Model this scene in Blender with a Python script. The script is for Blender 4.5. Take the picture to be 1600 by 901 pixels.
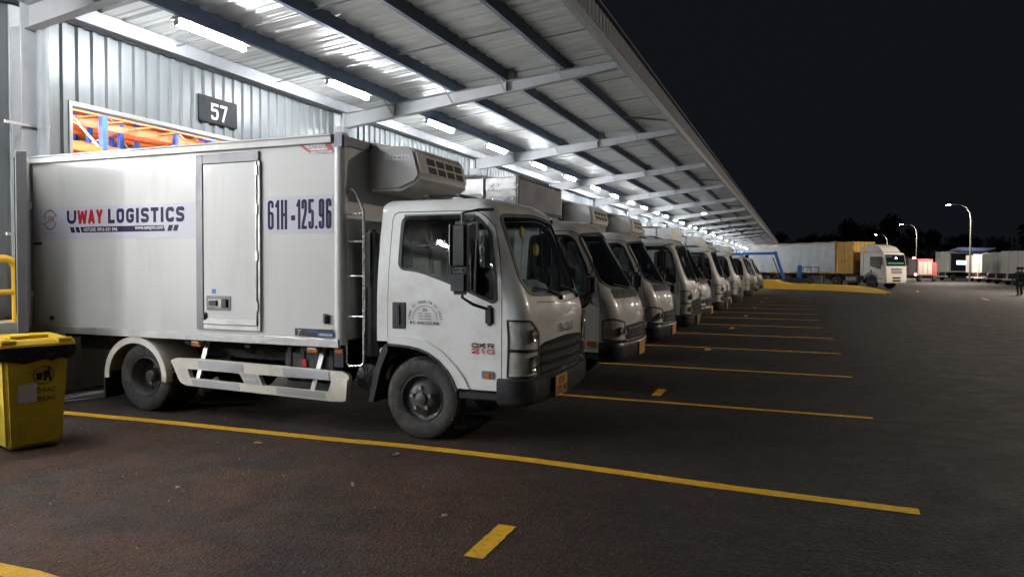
import bpy, bmesh, math, random
import numpy as np
from mathutils import Vector, Matrix, Euler
for o in list(bpy.data.objects): bpy.data.objects.remove(o)
SC = bpy.context.scene
COL = SC.collection
R = math.radians
random.seed(7)
def ordinal(n):
    a = ['first', 'second', 'third', 'fourth', 'fifth', 'sixth', 'seventh', 'eighth', 'ninth', 'tenth', 'eleventh', 'twelfth', 'thirteenth', 'fourteenth', 'fifteenth', 'sixteenth', 'seventeenth', 'eighteenth', 'nineteenth']
    t = {2: 'twent', 3: 'thirt', 4: 'fort'}
    if n < 20: return a[n - 1]
    return t[n // 10] + 'ieth' if n % 10 == 0 else t[n // 10] + 'y-' + a[n % 10 - 1]

# ------------------------------------------------------------------ camera
cam_d = bpy.data.cameras.new('camera'); cam = bpy.data.objects.new('camera', cam_d); COL.objects.link(cam)
cam_d.sensor_width = 36.0; cam_d.lens = 25.327; cam_d.clip_start = 0.05; cam_d.clip_end = 3000
cam.location = (0, 0, 1.564)
cam.rotation_euler = (Matrix.Rotation(R(21.682), 3, 'Z') @ Matrix.Rotation(R(90 - 1.632), 3, 'X') @ Matrix.Rotation(R(0.28), 3, 'Z')).to_euler()
SC.camera = cam

# ------------------------------------------------------------------ night sky
world = bpy.data.worlds.new('World'); SC.world = world; world.use_nodes = True
wn = world.node_tree; wn.nodes.clear()
w_out = wn.nodes.new('ShaderNodeOutputWorld'); w_bg = wn.nodes.new('ShaderNodeBackground'); w_bg2 = wn.nodes.new('ShaderNodeBackground')
w_add = wn.nodes.new('ShaderNodeAddShader')
w_sky = wn.nodes.new('ShaderNodeTexSky'); w_sky.sky_type = 'NISHITA'; w_sky.sun_disc = False
w_sky.sun_elevation = R(-6); w_sky.sun_rotation = R(250)
w_bg.inputs[1].default_value = 0.05
w_bg2.inputs[0].default_value = (0.0020, 0.0024, 0.0032, 1); w_bg2.inputs[1].default_value = 1.0   # city night glow, even all over
wn.links.new(w_sky.outputs[0], w_bg.inputs[0]); wn.links.new(w_bg.outputs[0], w_add.inputs[0]); wn.links.new(w_bg2.outputs[0], w_add.inputs[1])
wn.links.new(w_add.outputs[0], w_out.inputs[0])

# ------------------------------------------------------------------ exposure and renderer
SC.view_settings.view_transform = 'Standard'; SC.view_settings.look = 'None'
SC.view_settings.exposure = 1.38; SC.view_settings.gamma = 1.0; SC.view_settings.use_curve_mapping = False
SC.render.engine = 'CYCLES'
cy = SC.cycles
cy.use_denoising = True; cy.use_light_tree = True
try: cy.denoiser = 'OPENIMAGEDENOISE'
except Exception: pass
cy.max_bounces = 7; cy.diffuse_bounces = 4; cy.glossy_bounces = 3; cy.transmission_bounces = 4; cy.transparent_max_bounces = 12
cy.caustics_reflective = False; cy.caustics_refractive = False; cy.sample_clamp_indirect = 4.0
LAMP_E = 98.0       # canopy tube emission
STREET_E = 1600.0   # street lamp power, W

# ------------------------------------------------------------------ materials
def nt(name):
    m = bpy.data.materials.new(name); m.use_nodes = True
    t = m.node_tree; t.nodes.clear()
    out = t.nodes.new('ShaderNodeOutputMaterial'); b = t.nodes.new('ShaderNodeBsdfPrincipled')
    t.links.new(b.outputs[0], out.inputs[0])
    return m, t, b, out
def rgb(c): return (c[0], c[1], c[2], 1)
def noise(t, scale, detail=4, rough=.55, coord='Object', stretch=None):
    tc = t.nodes.new('ShaderNodeTexCoord'); n = t.nodes.new('ShaderNodeTexNoise')
    n.inputs['Scale'].default_value = scale; n.inputs['Detail'].default_value = detail; n.inputs['Roughness'].default_value = rough
    src = tc.outputs[coord]
    if stretch:
        mp = t.nodes.new('ShaderNodeMapping'); mp.inputs['Scale'].default_value = stretch
        t.links.new(src, mp.inputs[0]); src = mp.outputs[0]
    t.links.new(src, n.inputs['Vector'])
    return n.outputs['Fac']
def ramp(t, src, stops):
    r = t.nodes.new('ShaderNodeValToRGB'); e = r.color_ramp.elements
    while len(e) < len(stops): e.new(.5)
    for k, (p, c) in enumerate(stops):
        e[k].position = p; e[k].color = rgb(c) if not isinstance(c, (int, float)) else (c, c, c, 1)
    t.links.new(src, r.inputs[0]); return r.outputs[0]
def mix(t, fac, a, b, mode='MIX'):
    m = t.nodes.new('ShaderNodeMix'); m.data_type = 'RGBA'; m.blend_type = mode
    for sock, v in ((m.inputs[0], fac), (m.inputs[6], a), (m.inputs[7], b)):
        if isinstance(v, (int, float)): sock.default_value = v
        elif isinstance(v, tuple): sock.default_value = rgb(v)
        else: t.links.new(v, sock)
    return m.outputs[2]
def mat(name, col, rough=.5, metal=0.0, var=.12, vscale=3.0, bump=0.0, bscale=60, coat=0.0, stretch=None, dirt=None, spec=.5):
    m, t, b, out = nt(name)
    n = noise(t, vscale, 5, .6, stretch=stretch)
    lo = tuple(c * (1 - var) for c in col); hi = tuple(min(1, c * (1 + var)) for c in col)
    c = ramp(t, n, [(.3, lo), (.7, hi)])
    if dirt:
        d = noise(t, dirt[1], 6, .65, stretch=dirt[3] if len(dirt) > 3 else None)
        f = ramp(t, d, [(.52, 0.0), (.75, dirt[2])])
        c = mix(t, f, c, dirt[0])
    t.links.new(c, b.inputs['Base Color'])
    rr = ramp(t, noise(t, vscale * 2.3, 4), [(.3, rough * .8), (.7, min(1, rough * 1.2))])
    t.links.new(rr, b.inputs['Roughness'])
    b.inputs['Metallic'].default_value = metal; b.inputs['Coat Weight'].default_value = coat; b.inputs['Coat Roughness'].default_value = .08
    b.inputs['Specular IOR Level'].default_value = spec
    if bump:
        bp = t.nodes.new('ShaderNodeBump'); bp.inputs['Strength'].default_value = bump; bp.inputs['Distance'].default_value = .01
        t.links.new(noise(t, bscale, 4), bp.inputs['Height']); t.links.new(bp.outputs[0], b.inputs['Normal'])
    return m
def emit(name, col, s):
    m, t, b, out = nt(name); b.inputs['Base Color'].default_value = rgb((.8, .8, .8))
    b.inputs['Emission Color'].default_value = rgb(col); b.inputs['Emission Strength'].default_value = s
    return m
def glass(name, tint, gloss=1.0):
    m, t, b, out = nt(name); t.nodes.remove(b)
    tr = t.nodes.new('ShaderNodeBsdfTransparent'); tr.inputs[0].default_value = rgb(tint)
    gl = t.nodes.new('ShaderNodeBsdfGlossy'); gl.inputs['Roughness'].default_value = .03; gl.inputs[0].default_value = (1, 1, 1, 1)
    lw = t.nodes.new('ShaderNodeLayerWeight'); lw.inputs[0].default_value = .5
    pw = t.nodes.new('ShaderNodeMath'); pw.operation = 'POWER'; pw.inputs[1].default_value = 4.0; t.links.new(lw.outputs['Facing'], pw.inputs[0])
    mu = t.nodes.new('ShaderNodeMath'); mu.operation = 'MULTIPLY_ADD'; mu.inputs[1].default_value = .9; mu.inputs[2].default_value = .045 * gloss; mu.use_clamp = True; t.links.new(pw.outputs[0], mu.inputs[0])
    mx = t.nodes.new('ShaderNodeMixShader'); t.links.new(mu.outputs[0], mx.inputs[0]); t.links.new(tr.outputs[0], mx.inputs[1]); t.links.new(gl.outputs[0], mx.inputs[2])
    t.links.new(mx.outputs[0], out.inputs[0]); return m
M = {}
def cabpaint(name, col):
    m, t, b, out = nt(name)
    d = ramp(t, noise(t, 3.0, 7, .7), [(.45, 0.0), (.78, .45)])
    c = mix(t, d, col, (.42, .38, .33))
    g = t.nodes.new('ShaderNodeNewGeometry')
    c = mix(t, g.outputs['Backfacing'], c, (.10, .10, .105))      # trim on the inner side of the sheet metal
    t.links.new(c, b.inputs['Base Color']); b.inputs['Coat Weight'].default_value = 1.0; b.inputs['Coat Roughness'].default_value = .05
    t.links.new(ramp(t, noise(t, 5, 5), [(.3, .28), (.7, .45)]), b.inputs['Roughness'])
    return m
M['cab'] = cabpaint('cab_white_paint', (.84, .85, .83))
M['cab2'] = cabpaint('cab_greyish_white_paint', (.74, .74, .71))
M['panel'] = mat('box_panel_white', (.64, .64, .62), .38, 0, .03, 1.2, dirt=((.36, .33, .29), 1.9, .36, (1.4, 1, .22)), coat=.15)
M['panel2'] = mat('box_panel_offwhite', (.60, .60, .57), .42, 0, .05, 1.2, dirt=((.35, .33, .3), 2.0, .4))
M['cream'] = mat('cream_plastic', (.72, .68, .60), .42, 0, .05, 3, dirt=((.3, .26, .2), 5, .4))
M['reefer'] = mat('reefer_white', (.78, .78, .76), .38, 0, .04, 2, dirt=((.4, .37, .33), 4, .3))
M['alu'] = mat('aluminium_trim', (.62, .62, .61), .38, .75, .08, 8, dirt=((.25, .24, .23), 6, .4))
M['alugrey'] = mat('grey_door_frame', (.20, .20, .21), .45, .3, .08, 6)
M['steel'] = mat('stainless_tube', (.55, .55, .55), .28, 1.0, .06, 20)
M['foil'] = mat('wrinkled_silver_wrap', (.45, .46, .48), .3, .8, .2, 4, bump=.9, bscale=9)
M['blackp'] = mat('black_plastic', (.022, .023, .026), .42, 0, .25, 9, dirt=((.10, .09, .08), 7, .5))
M['bumper'] = mat('dark_bumper', (.035, .038, .045), .35, 0, .2, 6, dirt=((.12, .11, .10), 5, .4), coat=.2)
M['grille'] = mat('gloss_black_grille', (.010, .011, .014), .3, 0, .2, 6, spec=.3)
M['seal'] = mat('rubber_seal', (.012, .012, .013), .55)
M['under'] = mat('dusty_chassis', (.020, .020, .021), .65, 0, .4, 6, dirt=((.10, .085, .07), 5, .5))
M['tyre'] = mat('dusty_tyre', (.035, .034, .033), .8, 0, .3, 10, bump=.3, bscale=40, dirt=((.13, .12, .105), 5, .7))
M['rim'] = mat('dark_steel_rim', (.07, .07, .072), .5, .3, .3, 9, dirt=((.15, .13, .11), 6, .5))
M['chrome'] = mat('chrome', (.75, .75, .75), .12, 1.0, .05, 9)
M['nut'] = mat('wheel_nut', (.35, .34, .32), .4, .8, .1, 20)
M['glass'] = glass('cab_glass', (.80, .87, .87), 1.3)
M['dglass'] = glass('dark_cab_glass', (.30, .35, .36), 1.6)
M['lens'] = glass('lamp_lens', (.92, .92, .90), 1.0)
M['lampback'] = mat('lamp_housing', (.86, .86, .85), .4, 0, .2, 12)
M['amber'] = mat('amber_lens', (.55, .17, .03), .25, 0, .1, 10)
M['redl'] = mat('red_lens', (.45, .03, .02), .25)
M['seat'] = mat('seat_vinyl', (.16, .165, .17), .6, 0, .15, 6)
M['seatlight'] = mat('pale_seat_cover', (.42, .50, .47), .7, 0, .1, 6)
M['dash'] = mat('dashboard_plastic', (.055, .058, .06), .6)
M['plate'] = mat('number_plate_yellow', (.62, .30, .07), .45, 0, .08, 12)
M['ink'] = mat('black_ink', (.015, .015, .017), .5)
M['navy'] = mat('navy_vinyl', (.012, .010, .062), .55, 0, .04, 5, spec=.2)
M['red'] = mat('red_vinyl', (.42, .015, .025), .55, 0, .04, 5, spec=.2)
M['lav'] = mat('lavender_decal', (.57, .56, .63), .42, 0, .03, 3)
M['white'] = mat('white_print', (.78, .78, .77), .5, 0, .03, 5)
M['bluep'] = mat('blue_print', (.04, .17, .50), .4)
M['silverp'] = mat('silver_vinyl', (.52, .53, .55), .35, .35, .05, 8)
M['redp'] = mat('badge_red', (.5, .02, .03), .35)
M['rafter'] = mat('grey_painted_steel', (.53, .54, .56), .5, 0, .06, 3, dirt=((.3, .3, .32), 4, .3))
M['purlin'] = mat('blue_grey_purlin', (.19, .24, .33), .5, .2, .1, 3)
M['strap'] = mat('bridging_steel', (.30, .31, .33), .5, .3, .1, 5)
M['sheet'] = mat('zinc_roof_sheet', (.93, .93, .91), .50, .9, .05, .8, dirt=((.5, .5, .48), 1.5, .35, (.3, 3, 1)))
M['clad'] = mat('zinc_wall_sheet', (.215, .232, .242), .38, .2, .05, .9, dirt=((.45, .47, .48), 1.5, .3, (1, 3, .3)))
M['fascia'] = mat('dark_fascia_sheet', (.20, .21, .25), .5, .2, .1, 2)
M['pipe'] = mat('grey_pvc_pipe', (.42, .45, .48), .5, 0, .06, 3)
M['concrete'] = mat('dock_concrete', (.36, .33, .29), .8, 0, .15, 3, bump=.2, bscale=30, dirt=((.18, .16, .14), 2, .5))
M['yellowsteel'] = mat('yellow_painted_tube', (.74, .42, .02), .38, 0, .06, 5)
M['ledtube'] = emit('tube_diffuser', (.95, .98, 1.0), LAMP_E)
M['ledfar'] = emit('warehouse_lamp', (.97, .985, 1.0), 40.0); M['ledrack'] = emit('rack_aisle_tube', (.98, .99, 1.0), 210.0); M['leddeep'] = emit('deep_warehouse_lamp', (.97, .985, 1.0), 130.0); M['ledend'] = emit('far_warehouse_lamp', (.97, .985, 1.0), 1150.0)
M['lampbody'] = mat('lamp_body_white', (.75, .75, .75), .4)
M['rackblue'] = mat('rack_blue', (.04, .12, .55), .4, 0, .08, 6)
M['rackorange'] = mat('rack_orange', (.82, .20, .05), .4, 0, .08, 6)
M['rackyellow'] = mat('rack_pallet_bar', (.72, .45, .12), .5)
M['galv'] = mat('galvanised', (.5, .5, .5), .4, .7, .1, 10)
M['signgrey'] = mat('dark_grey_sign', (.020, .022, .027), .5, 0, .05, 6, spec=.12)
M['lotyellow'] = mat('worn_yellow_line', (.84, .46, .014), .7, 0, .10, 14, bump=.5, bscale=130, dirt=((.10, .08, .05), 24, .55))
M['lotwhite'] = mat('worn_white_line', (.5, .49, .47), .7, 0, .12, 14, dirt=((.12, .11, .1), 14, .7))
M['kerbyellow'] = mat('yellow_kerb_paint', (.74, .42, .03), .65, 0, .1, 2, dirt=((.3, .2, .06), 2, .4))
M['binyellow'] = mat('bin_yellow_plastic', (.74, .54, .035), .45, 0, .08, 5, dirt=((.16, .12, .04), 4, .6))
M['lidyellow'] = mat('bin_lid_yellow', (.78, .50, .02), .38, 0, .05, 5)
M['bag'] = mat('black_bin_bag', (.018, .021, .024), .25, 0, .2, 9, bump=.8, bscale=14)
M['paper'] = mat('paper_white', (.68, .66, .64), .8, 0, .05, 20)
M['drleaf'] = mat('dry_leaf', (.30, .22, .10), .8, 0, .2, 40)
M['boomblue'] = mat('lift_blue_paint', (.03, .16, .50), .4, 0, .12, 4)
M['boomdark'] = mat('lift_dark_blue', (.012, .028, .08), .5)
M['tarp'] = mat('grey_tarpaulin', (.48, .50, .51), .6, 0, .08, 2, bump=1.0, bscale=3.0)
M['conty'] = mat('yellow_container', (.60, .33, .06), .55, 0, .12, 3, dirt=((.2, .1, .04), 2, .5))
M['trailer'] = mat('rusty_trailer_frame', (.20, .085, .04), .7, 0, .3, 5)
M['rigwhite'] = cabpaint('tractor_white', (.74, .71, .66))
M['firered'] = mat('red_truck_paint', (.50, .16, .14), .4, 0, .1, 4)
M['hivis'] = mat('hi_vis_cloth', (.62, .72, .05), .7, 0, .1, 12)
M['cloth'] = mat('dark_green_cloth', (.014, .030, .028), .85, 0, .2, 20)
M['skin'] = mat('skin', (.36, .2, .14), .6)
M['hair'] = mat('dark_hair', (.012, .010, .010), .7)
M['bark'] = mat('tree_bark', (.06, .045, .035), .9, 0, .3, 8)
M['leaf'] = mat('night_foliage', (.035, .055, .028), .7, 0, .4, 2)
M['pole'] = mat('galvanised_pole', (.20, .20, .195), .5, .4, .06, 3)
M['bluelight'] = emit('blue_cabin_light', (.35, .5, 1.0), 5.0)
M['redlight'] = emit('red_beacon', (1.0, .06, .05), 22.0)
M['pinklight'] = emit('pink_tail_light', (1.0, .25, .4), 6.0)
M['greenglow'] = emit('green_screen_glow', (.25, 1.0, .6), .16)
M['headl'] = emit('cabin_bulb', (.95, 1.0, .9), 20.0)
M['streetled'] = emit('street_led', (1.0, .93, .84), 160.0)

def asphalt():
    m, t, b, out = nt('asphalt')
    tc = t.nodes.new('ShaderNodeTexCoord')
    def N(s, d=5, r=.6):
        n = t.nodes.new('ShaderNodeTexNoise'); n.inputs['Scale'].default_value = s; n.inputs['Detail'].default_value = d; n.inputs['Roughness'].default_value = r
        t.links.new(tc.outputs['Object'], n.inputs['Vector']); return n.outputs['Fac']
    v = t.nodes.new('ShaderNodeTexVoronoi'); v.inputs['Scale'].default_value = 58; t.links.new(tc.outputs['Object'], v.inputs['Vector'])
    agg = ramp(t, v.outputs['Color'], [(.1, (.0105, .0098, .0094)), (.6, (.022, .0205, .0195)), (.95, (.056, .052, .048))])
    big = ramp(t, N(.35, 6), [(.3, (.62, .60, .60)), (.7, (1.25, 1.18, 1.12))])
    c = mix(t, 1.0, agg, big, 'MULTIPLY')
    # rust-brown soil tracked over the near bay
    sp = t.nodes.new('ShaderNodeVectorMath'); sp.operation = 'DISTANCE'; sp.inputs[1].default_value = (-4.1, 3.3, 0); t.links.new(tc.outputs['Object'], sp.inputs[0])
    near = ramp(t, sp.outputs['Value'], [(0.0, 1.0), (1.0, 0.0)])
    mr = t.nodes.new('ShaderNodeMapRange'); mr.inputs[1].default_value = .9; mr.inputs[2].default_value = 4.4; mr.inputs[3].default_value = 1; mr.inputs[4].default_value = 0
    t.links.new(sp.outputs['Value'], mr.inputs[0])
    so = ramp(t, N(.75, 7, .66), [(.36, 0.0), (.58, 1.0)])
    f = t.nodes.new('ShaderNodeMath'); f.operation = 'MULTIPLY'; t.links.new(mr.outputs[0], f.inputs[0]); t.links.new(so, f.inputs[1])
    grain = ramp(t, v.outputs['Color'], [(.1, (.036, .015, .007)), (.9, (.125, .052, .024))])
    c = mix(t, f.outputs[0], c, grain)
    dust = ramp(t, N(1.7, 6, .7), [(.56, 0.0), (.8, .35)])
    c = mix(t, dust, c, (.068, .062, .057))
    spots = ramp(t, N(.9, 3, .5), [(.30, .55), (.42, 0.0)])
    c = mix(t, spots, c, (.022, .021, .021))
    tm_ = t.nodes.new('ShaderNodeMapping'); tm_.inputs['Scale'].default_value = (.10, 1.6, 1); t.links.new(tc.outputs['Object'], tm_.inputs[0])
    tn_ = t.nodes.new('ShaderNodeTexNoise'); tn_.inputs['Scale'].default_value = 1.3; tn_.inputs['Detail'].default_value = 6; tn_.inputs['Roughness'].default_value = .6; t.links.new(tm_.outputs[0], tn_.inputs['Vector'])
    c = mix(t, ramp(t, tn_.outputs['Fac'], [(.54, 0.0), (.70, .55)]), c, (.017, .0162, .016))      # rubber laid down by tyres along the bays
    oil = ramp(t, N(1.1, 2, .4), [(.66, 0.0), (.72, .7)])
    c = mix(t, oil, c, (.012, .0115, .011))
    t.links.new(c, b.inputs['Base Color'])
    t.links.new(ramp(t, N(2.5, 4), [(.3, .62), (.7, .85)]), b.inputs['Roughness'])
    b.inputs['Specular IOR Level'].default_value = .35
    bp = t.nodes.new('ShaderNodeBump'); bp.inputs['Strength'].default_value = .6; bp.inputs['Distance'].default_value = .009
    t.links.new(v.outputs['Distance'], bp.inputs['Height'])
    b2 = t.nodes.new('ShaderNodeBump'); b2.inputs['Strength'].default_value = .35; b2.inputs['Distance'].default_value = .03
    t.links.new(N(3.0, 5), b2.inputs['Height']); t.links.new(bp.outputs[0], b2.inputs['Normal']); t.links.new(b2.outputs[0], b.inputs['Normal'])
    return m
M['asphalt'] = asphalt()

# ------------------------------------------------------------------ mesh helpers
class MB:
    def __init__(s): s.v = []; s.f = []
    def add(s, vs, fs):
        n = len(s.v); s.v += [tuple(p) for p in vs]; s.f += [tuple(i + n for i in f) for f in fs]; return s
    def box(s, x0, x1, y0, y1, z0, z1):
        return s.add([(x0, y0, z0), (x1, y0, z0), (x1, y1, z0), (x0, y1, z0), (x0, y0, z1), (x1, y0, z1), (x1, y1, z1), (x0, y1, z1)],
                     [(0, 3, 2, 1), (4, 5, 6, 7), (0, 1, 5, 4), (1, 2, 6, 5), (2, 3, 7, 6), (3, 0, 4, 7)])
    def bar(s, p0, p1, w, h, up=(0, 0, 1)):
        p0 = Vector(p0); p1 = Vector(p1); d = (p1 - p0).normalized(); up = Vector(up)
        if abs(d.dot(up)) > .97: up = Vector((1, 0, 0))
        a = d.cross(up).normalized(); b = a.cross(d).normalized(); vs = []
        for p in (p0, p1):
            for i, j in ((-1, -1), (1, -1), (1, 1), (-1, 1)): vs.append(p + a * i * w / 2 + b * j * h / 2)
        return s.add(vs, [(0, 1, 2, 3), (7, 6, 5, 4), (0, 4, 5, 1), (1, 5, 6, 2), (2, 6, 7, 3), (3, 7, 4, 0)])
    def tube(s, pts, r, n=8, closed=False):
        pts = [Vector(p) for p in pts]; L = len(pts); vs = []; fs = []
        rr = r if isinstance(r, (list, tuple)) else [r] * L
        ref = None
        for i, p in enumerate(pts):
            if closed: d = pts[(i + 1) % L] - pts[i - 1]
            else: d = pts[min(i + 1, L - 1)] - pts[max(i - 1, 0)]
            d.normalize()
            if ref is None: ref = Vector((0, 0, 1)) if abs(d.z) < .9 else Vector((1, 0, 0))
            a = d.cross(ref); a.normalize(); b = a.cross(d); b.normalize(); ref = b
            for k in range(n):
                t = 2 * math.pi * k / n; vs.append(p + (a * math.cos(t) + b * math.sin(t)) * rr[i])
        for i in range(L if closed else L - 1):
            j = (i + 1) % L
            for k in range(n): fs.append((i * n + k, i * n + (k + 1) % n, j * n + (k + 1) % n, j * n + k))
        if not closed: fs.append(tuple(range(n))[::-1]); fs.append(tuple((L - 1) * n + k for k in range(n)))
        return s.add(vs, [f[::-1] for f in fs])
    def cyl(s, p0, p1, r, n=14): return s.tube([p0, p1], r, n)
    def lathe(s, prof, c, axis='y', n=32, sgn=1):
        vs = []; fs = []; m = len(prof)
        for k in range(n):
            t = 2 * math.pi * k / n; ca, sa = math.cos(t), math.sin(t)
            for r, a in prof:
                if axis == 'y': vs.append((c[0] + r * ca, c[1] + a * sgn, c[2] + r * sa))
                elif axis == 'x': vs.append((c[0] + a * sgn, c[1] + r * ca, c[2] + r * sa))
                else: vs.append((c[0] + r * ca, c[1] + r * sa, c[2] + a * sgn))
        for k in range(n):
            j = (k + 1) % n
            for i in range(m - 1): fs.append((k * m + i, k * m + i + 1, j * m + i + 1, j * m + i))
        return s.add(vs, fs)
    def prism(s, poly, axis, c0, c1):
        n = len(poly)
        def P(a, b, c): return (a, c, b) if axis == 'y' else (c, a, b) if axis == 'x' else (a, b, c)
        return s.add([P(a, b, c0) for a, b in poly] + [P(a, b, c1) for a, b in poly],
                     [tuple(range(n)), tuple(range(2 * n - 1, n - 1, -1))] + [(i, i + n, (i + 1) % n + n, (i + 1) % n) for i in range(n)])
    def grid(s, P):
        n = len(P); m = len(P[0])
        return s.add([p for r in P for p in r], [(i * m + j, i * m + j + 1, (i + 1) * m + j + 1, (i + 1) * m + j) for i in range(n - 1) for j in range(m - 1)])
    def build(s, name, material, parent=None, bev=0, smooth=35, seg=1, recalc=True):
        me = bpy.data.meshes.new(name); bm = bmesh.new()
        bv = [bm.verts.new(p) for p in s.v]
        for f in s.f:
            try: bm.faces.new([bv[i] for i in f])
            except ValueError: pass
        if recalc: bmesh.ops.recalc_face_normals(bm, faces=bm.faces[:])
        if bev:
            es = [e for e in bm.edges if len(e.link_faces) == 2 and e.calc_face_angle(0) > .5]
            if es: bmesh.ops.bevel(bm, geom=es, offset=bev, segments=seg, affect='EDGES', clamp_overlap=True)
        bm.to_mesh(me); bm.free()
        return finish(me, name, material, parent, smooth)
def finish(me, name, material, parent=None, smooth=35):
    me.materials.clear(); me.materials.append(M[material])
    if smooth:
        for p in me.polygons: p.use_smooth = True
        me.set_sharp_from_angle(angle=R(smooth))
    o = bpy.data.objects.new(name, me); COL.objects.link(o)
    if parent is not None: o.parent = parent
    return o
def box_part(name, material, parent, b, bev=0.0): return MB().box(*b).build(name, material, parent, bev=bev)
def tag(o, label=None, cat=None, group=None, kind=None):
    if label: o['label'] = label
    if cat: o['category'] = cat
    if group: o['group'] = group
    if kind: o['kind'] = kind
    return o
def empty(name, loc=(0, 0, 0), rz=0):
    o = bpy.data.objects.new(name, None); COL.objects.link(o); o.location = loc; o.rotation_euler = (0, 0, rz); o.empty_display_size = .2
    return o
KIDS = {}
def kids(o): return list(o.children)
def clone_parts(src, dst, skip=()):
    for ch in kids(src):
        nm = ch.name.split('.')[0]
        if nm in skip or ch.get('own'): continue
        c = ch.copy(); COL.objects.link(c); c.parent = dst
        for g in kids(ch):
            d = g.copy(); COL.objects.link(d); d.parent = c
def text(name, s, material, parent, org, ux, uz, width, height, bold=0.0, depth=.002, fit=True, nrm=None):
    """flat lettering: org = lower-left corner, ux / uz = unit directions of reading and up"""
    cu = bpy.data.curves.new('t', 'FONT'); cu.body = s; cu.size = 1; cu.offset = bold; cu.resolution_u = 3; cu.fill_mode = 'FRONT'
    to = bpy.data.objects.new('t', cu); COL.objects.link(to)
    me = bpy.data.meshes.new_from_object(to.evaluated_get(bpy.context.evaluated_depsgraph_get()))
    bpy.data.objects.remove(to); bpy.data.curves.remove(cu)
    n = len(me.vertices); co = np.zeros(n * 3); me.vertices.foreach_get('co', co); co = co.reshape(-1, 3)
    mn = co.min(0); mx = co.max(0); q = (co - mn) / np.maximum(mx - mn, 1e-6)
    ux = np.array(ux, float); uz = np.array(uz, float)
    pos = np.array(org, float) + np.outer(q[:, 0] * width, ux) + np.outer(q[:, 1] * height, uz)
    me.vertices.foreach_set('co', pos.ravel()); me.update()
    me.name = name
    return finish(me, name, material, parent, 0)
def pchip(pts):
    xs = np.array([p[0] for p in pts], float); ys = np.array([p[1] for p in pts], float)
    h = np.diff(xs); d = np.diff(ys) / h; m = np.zeros(len(xs)); m[0] = d[0]; m[-1] = d[-1]
    for i in range(1, len(xs) - 1): m[i] = 0 if d[i - 1] * d[i] <= 0 else 2 * d[i - 1] * d[i] / (d[i - 1] + d[i])
    def f(x):
        if x <= xs[0]: return float(ys[0] + m[0] * (x - xs[0]) * 0)
        if x >= xs[-1]: return float(ys[-1] + m[-1] * (x - xs[-1]))
        i = int(np.searchsorted(xs, x) - 1); t = (x - xs[i]) / h[i]
        return float((2 * t**3 - 3 * t**2 + 1) * ys[i] + (t**3 - 2 * t**2 + t) * h[i] * m[i] + (-2 * t**3 + 3 * t**2) * ys[i + 1] + (t**3 - t**2) * h[i] * m[i + 1])
    return f
def rnd(poly, r, n=5):
    """round the corners of a 2D polygon; r may be a list"""
    out = []; L = len(poly)
    for i in range(L):
        p = Vector(poly[i]); a = Vector(poly[i - 1]); b = Vector(poly[(i + 1) % L]); rr = r[i] if isinstance(r, (list, tuple)) else r
        if rr <= 0: out.append(tuple(p)); continue
        da = (a - p); db = (b - p); k = min(rr, da.length * .48, db.length * .48)
        q0 = p + da.normalized() * k; q1 = p + db.normalized() * k
        for j in range(n + 1):
            t = j / n; out.append(tuple(q0 * (1 - t)**2 + p * 2 * t * (1 - t) + q1 * t**2))
    return out
def dens(poly, step=.06, closed=True):
    out = []; L = len(poly)
    for i in range(L if closed else L - 1):
        a = Vector(poly[i]); b = Vector(poly[(i + 1) % L]); k = max(1, int((b - a).length / step))
        for j in range(k): out.append(tuple(a.lerp(b, j / k)))
    if not closed: out.append(tuple(poly[-1]))
    return out
def fill2d(outer, holes, us, vs):
    """triangulated flat sheet with holes, cut along the given u and v lines, as bmesh in (u, v, 0)"""
    bm = bmesh.new(); es = []
    for loop in [outer] + list(holes):
        bv = [bm.verts.new((p[0], p[1], 0)) for p in loop]
        for i in range(len(bv)): es.append(bm.edges.new((bv[i - 1], bv[i])))
    bmesh.ops.triangle_fill(bm, use_beauty=True, edges=es)
    for c, no in [((u, 0, 0), (1, 0, 0)) for u in us] + [((0, v, 0), (0, 1, 0)) for v in vs]:
        bmesh.ops.bisect_plane(bm, geom=bm.verts[:] + bm.edges[:] + bm.faces[:], dist=1e-5, plane_co=c, plane_no=no)
    for f in bm.faces:
        f.normal_update()
        if f.normal.z < 0: f.normal_flip()
    return bm
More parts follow.
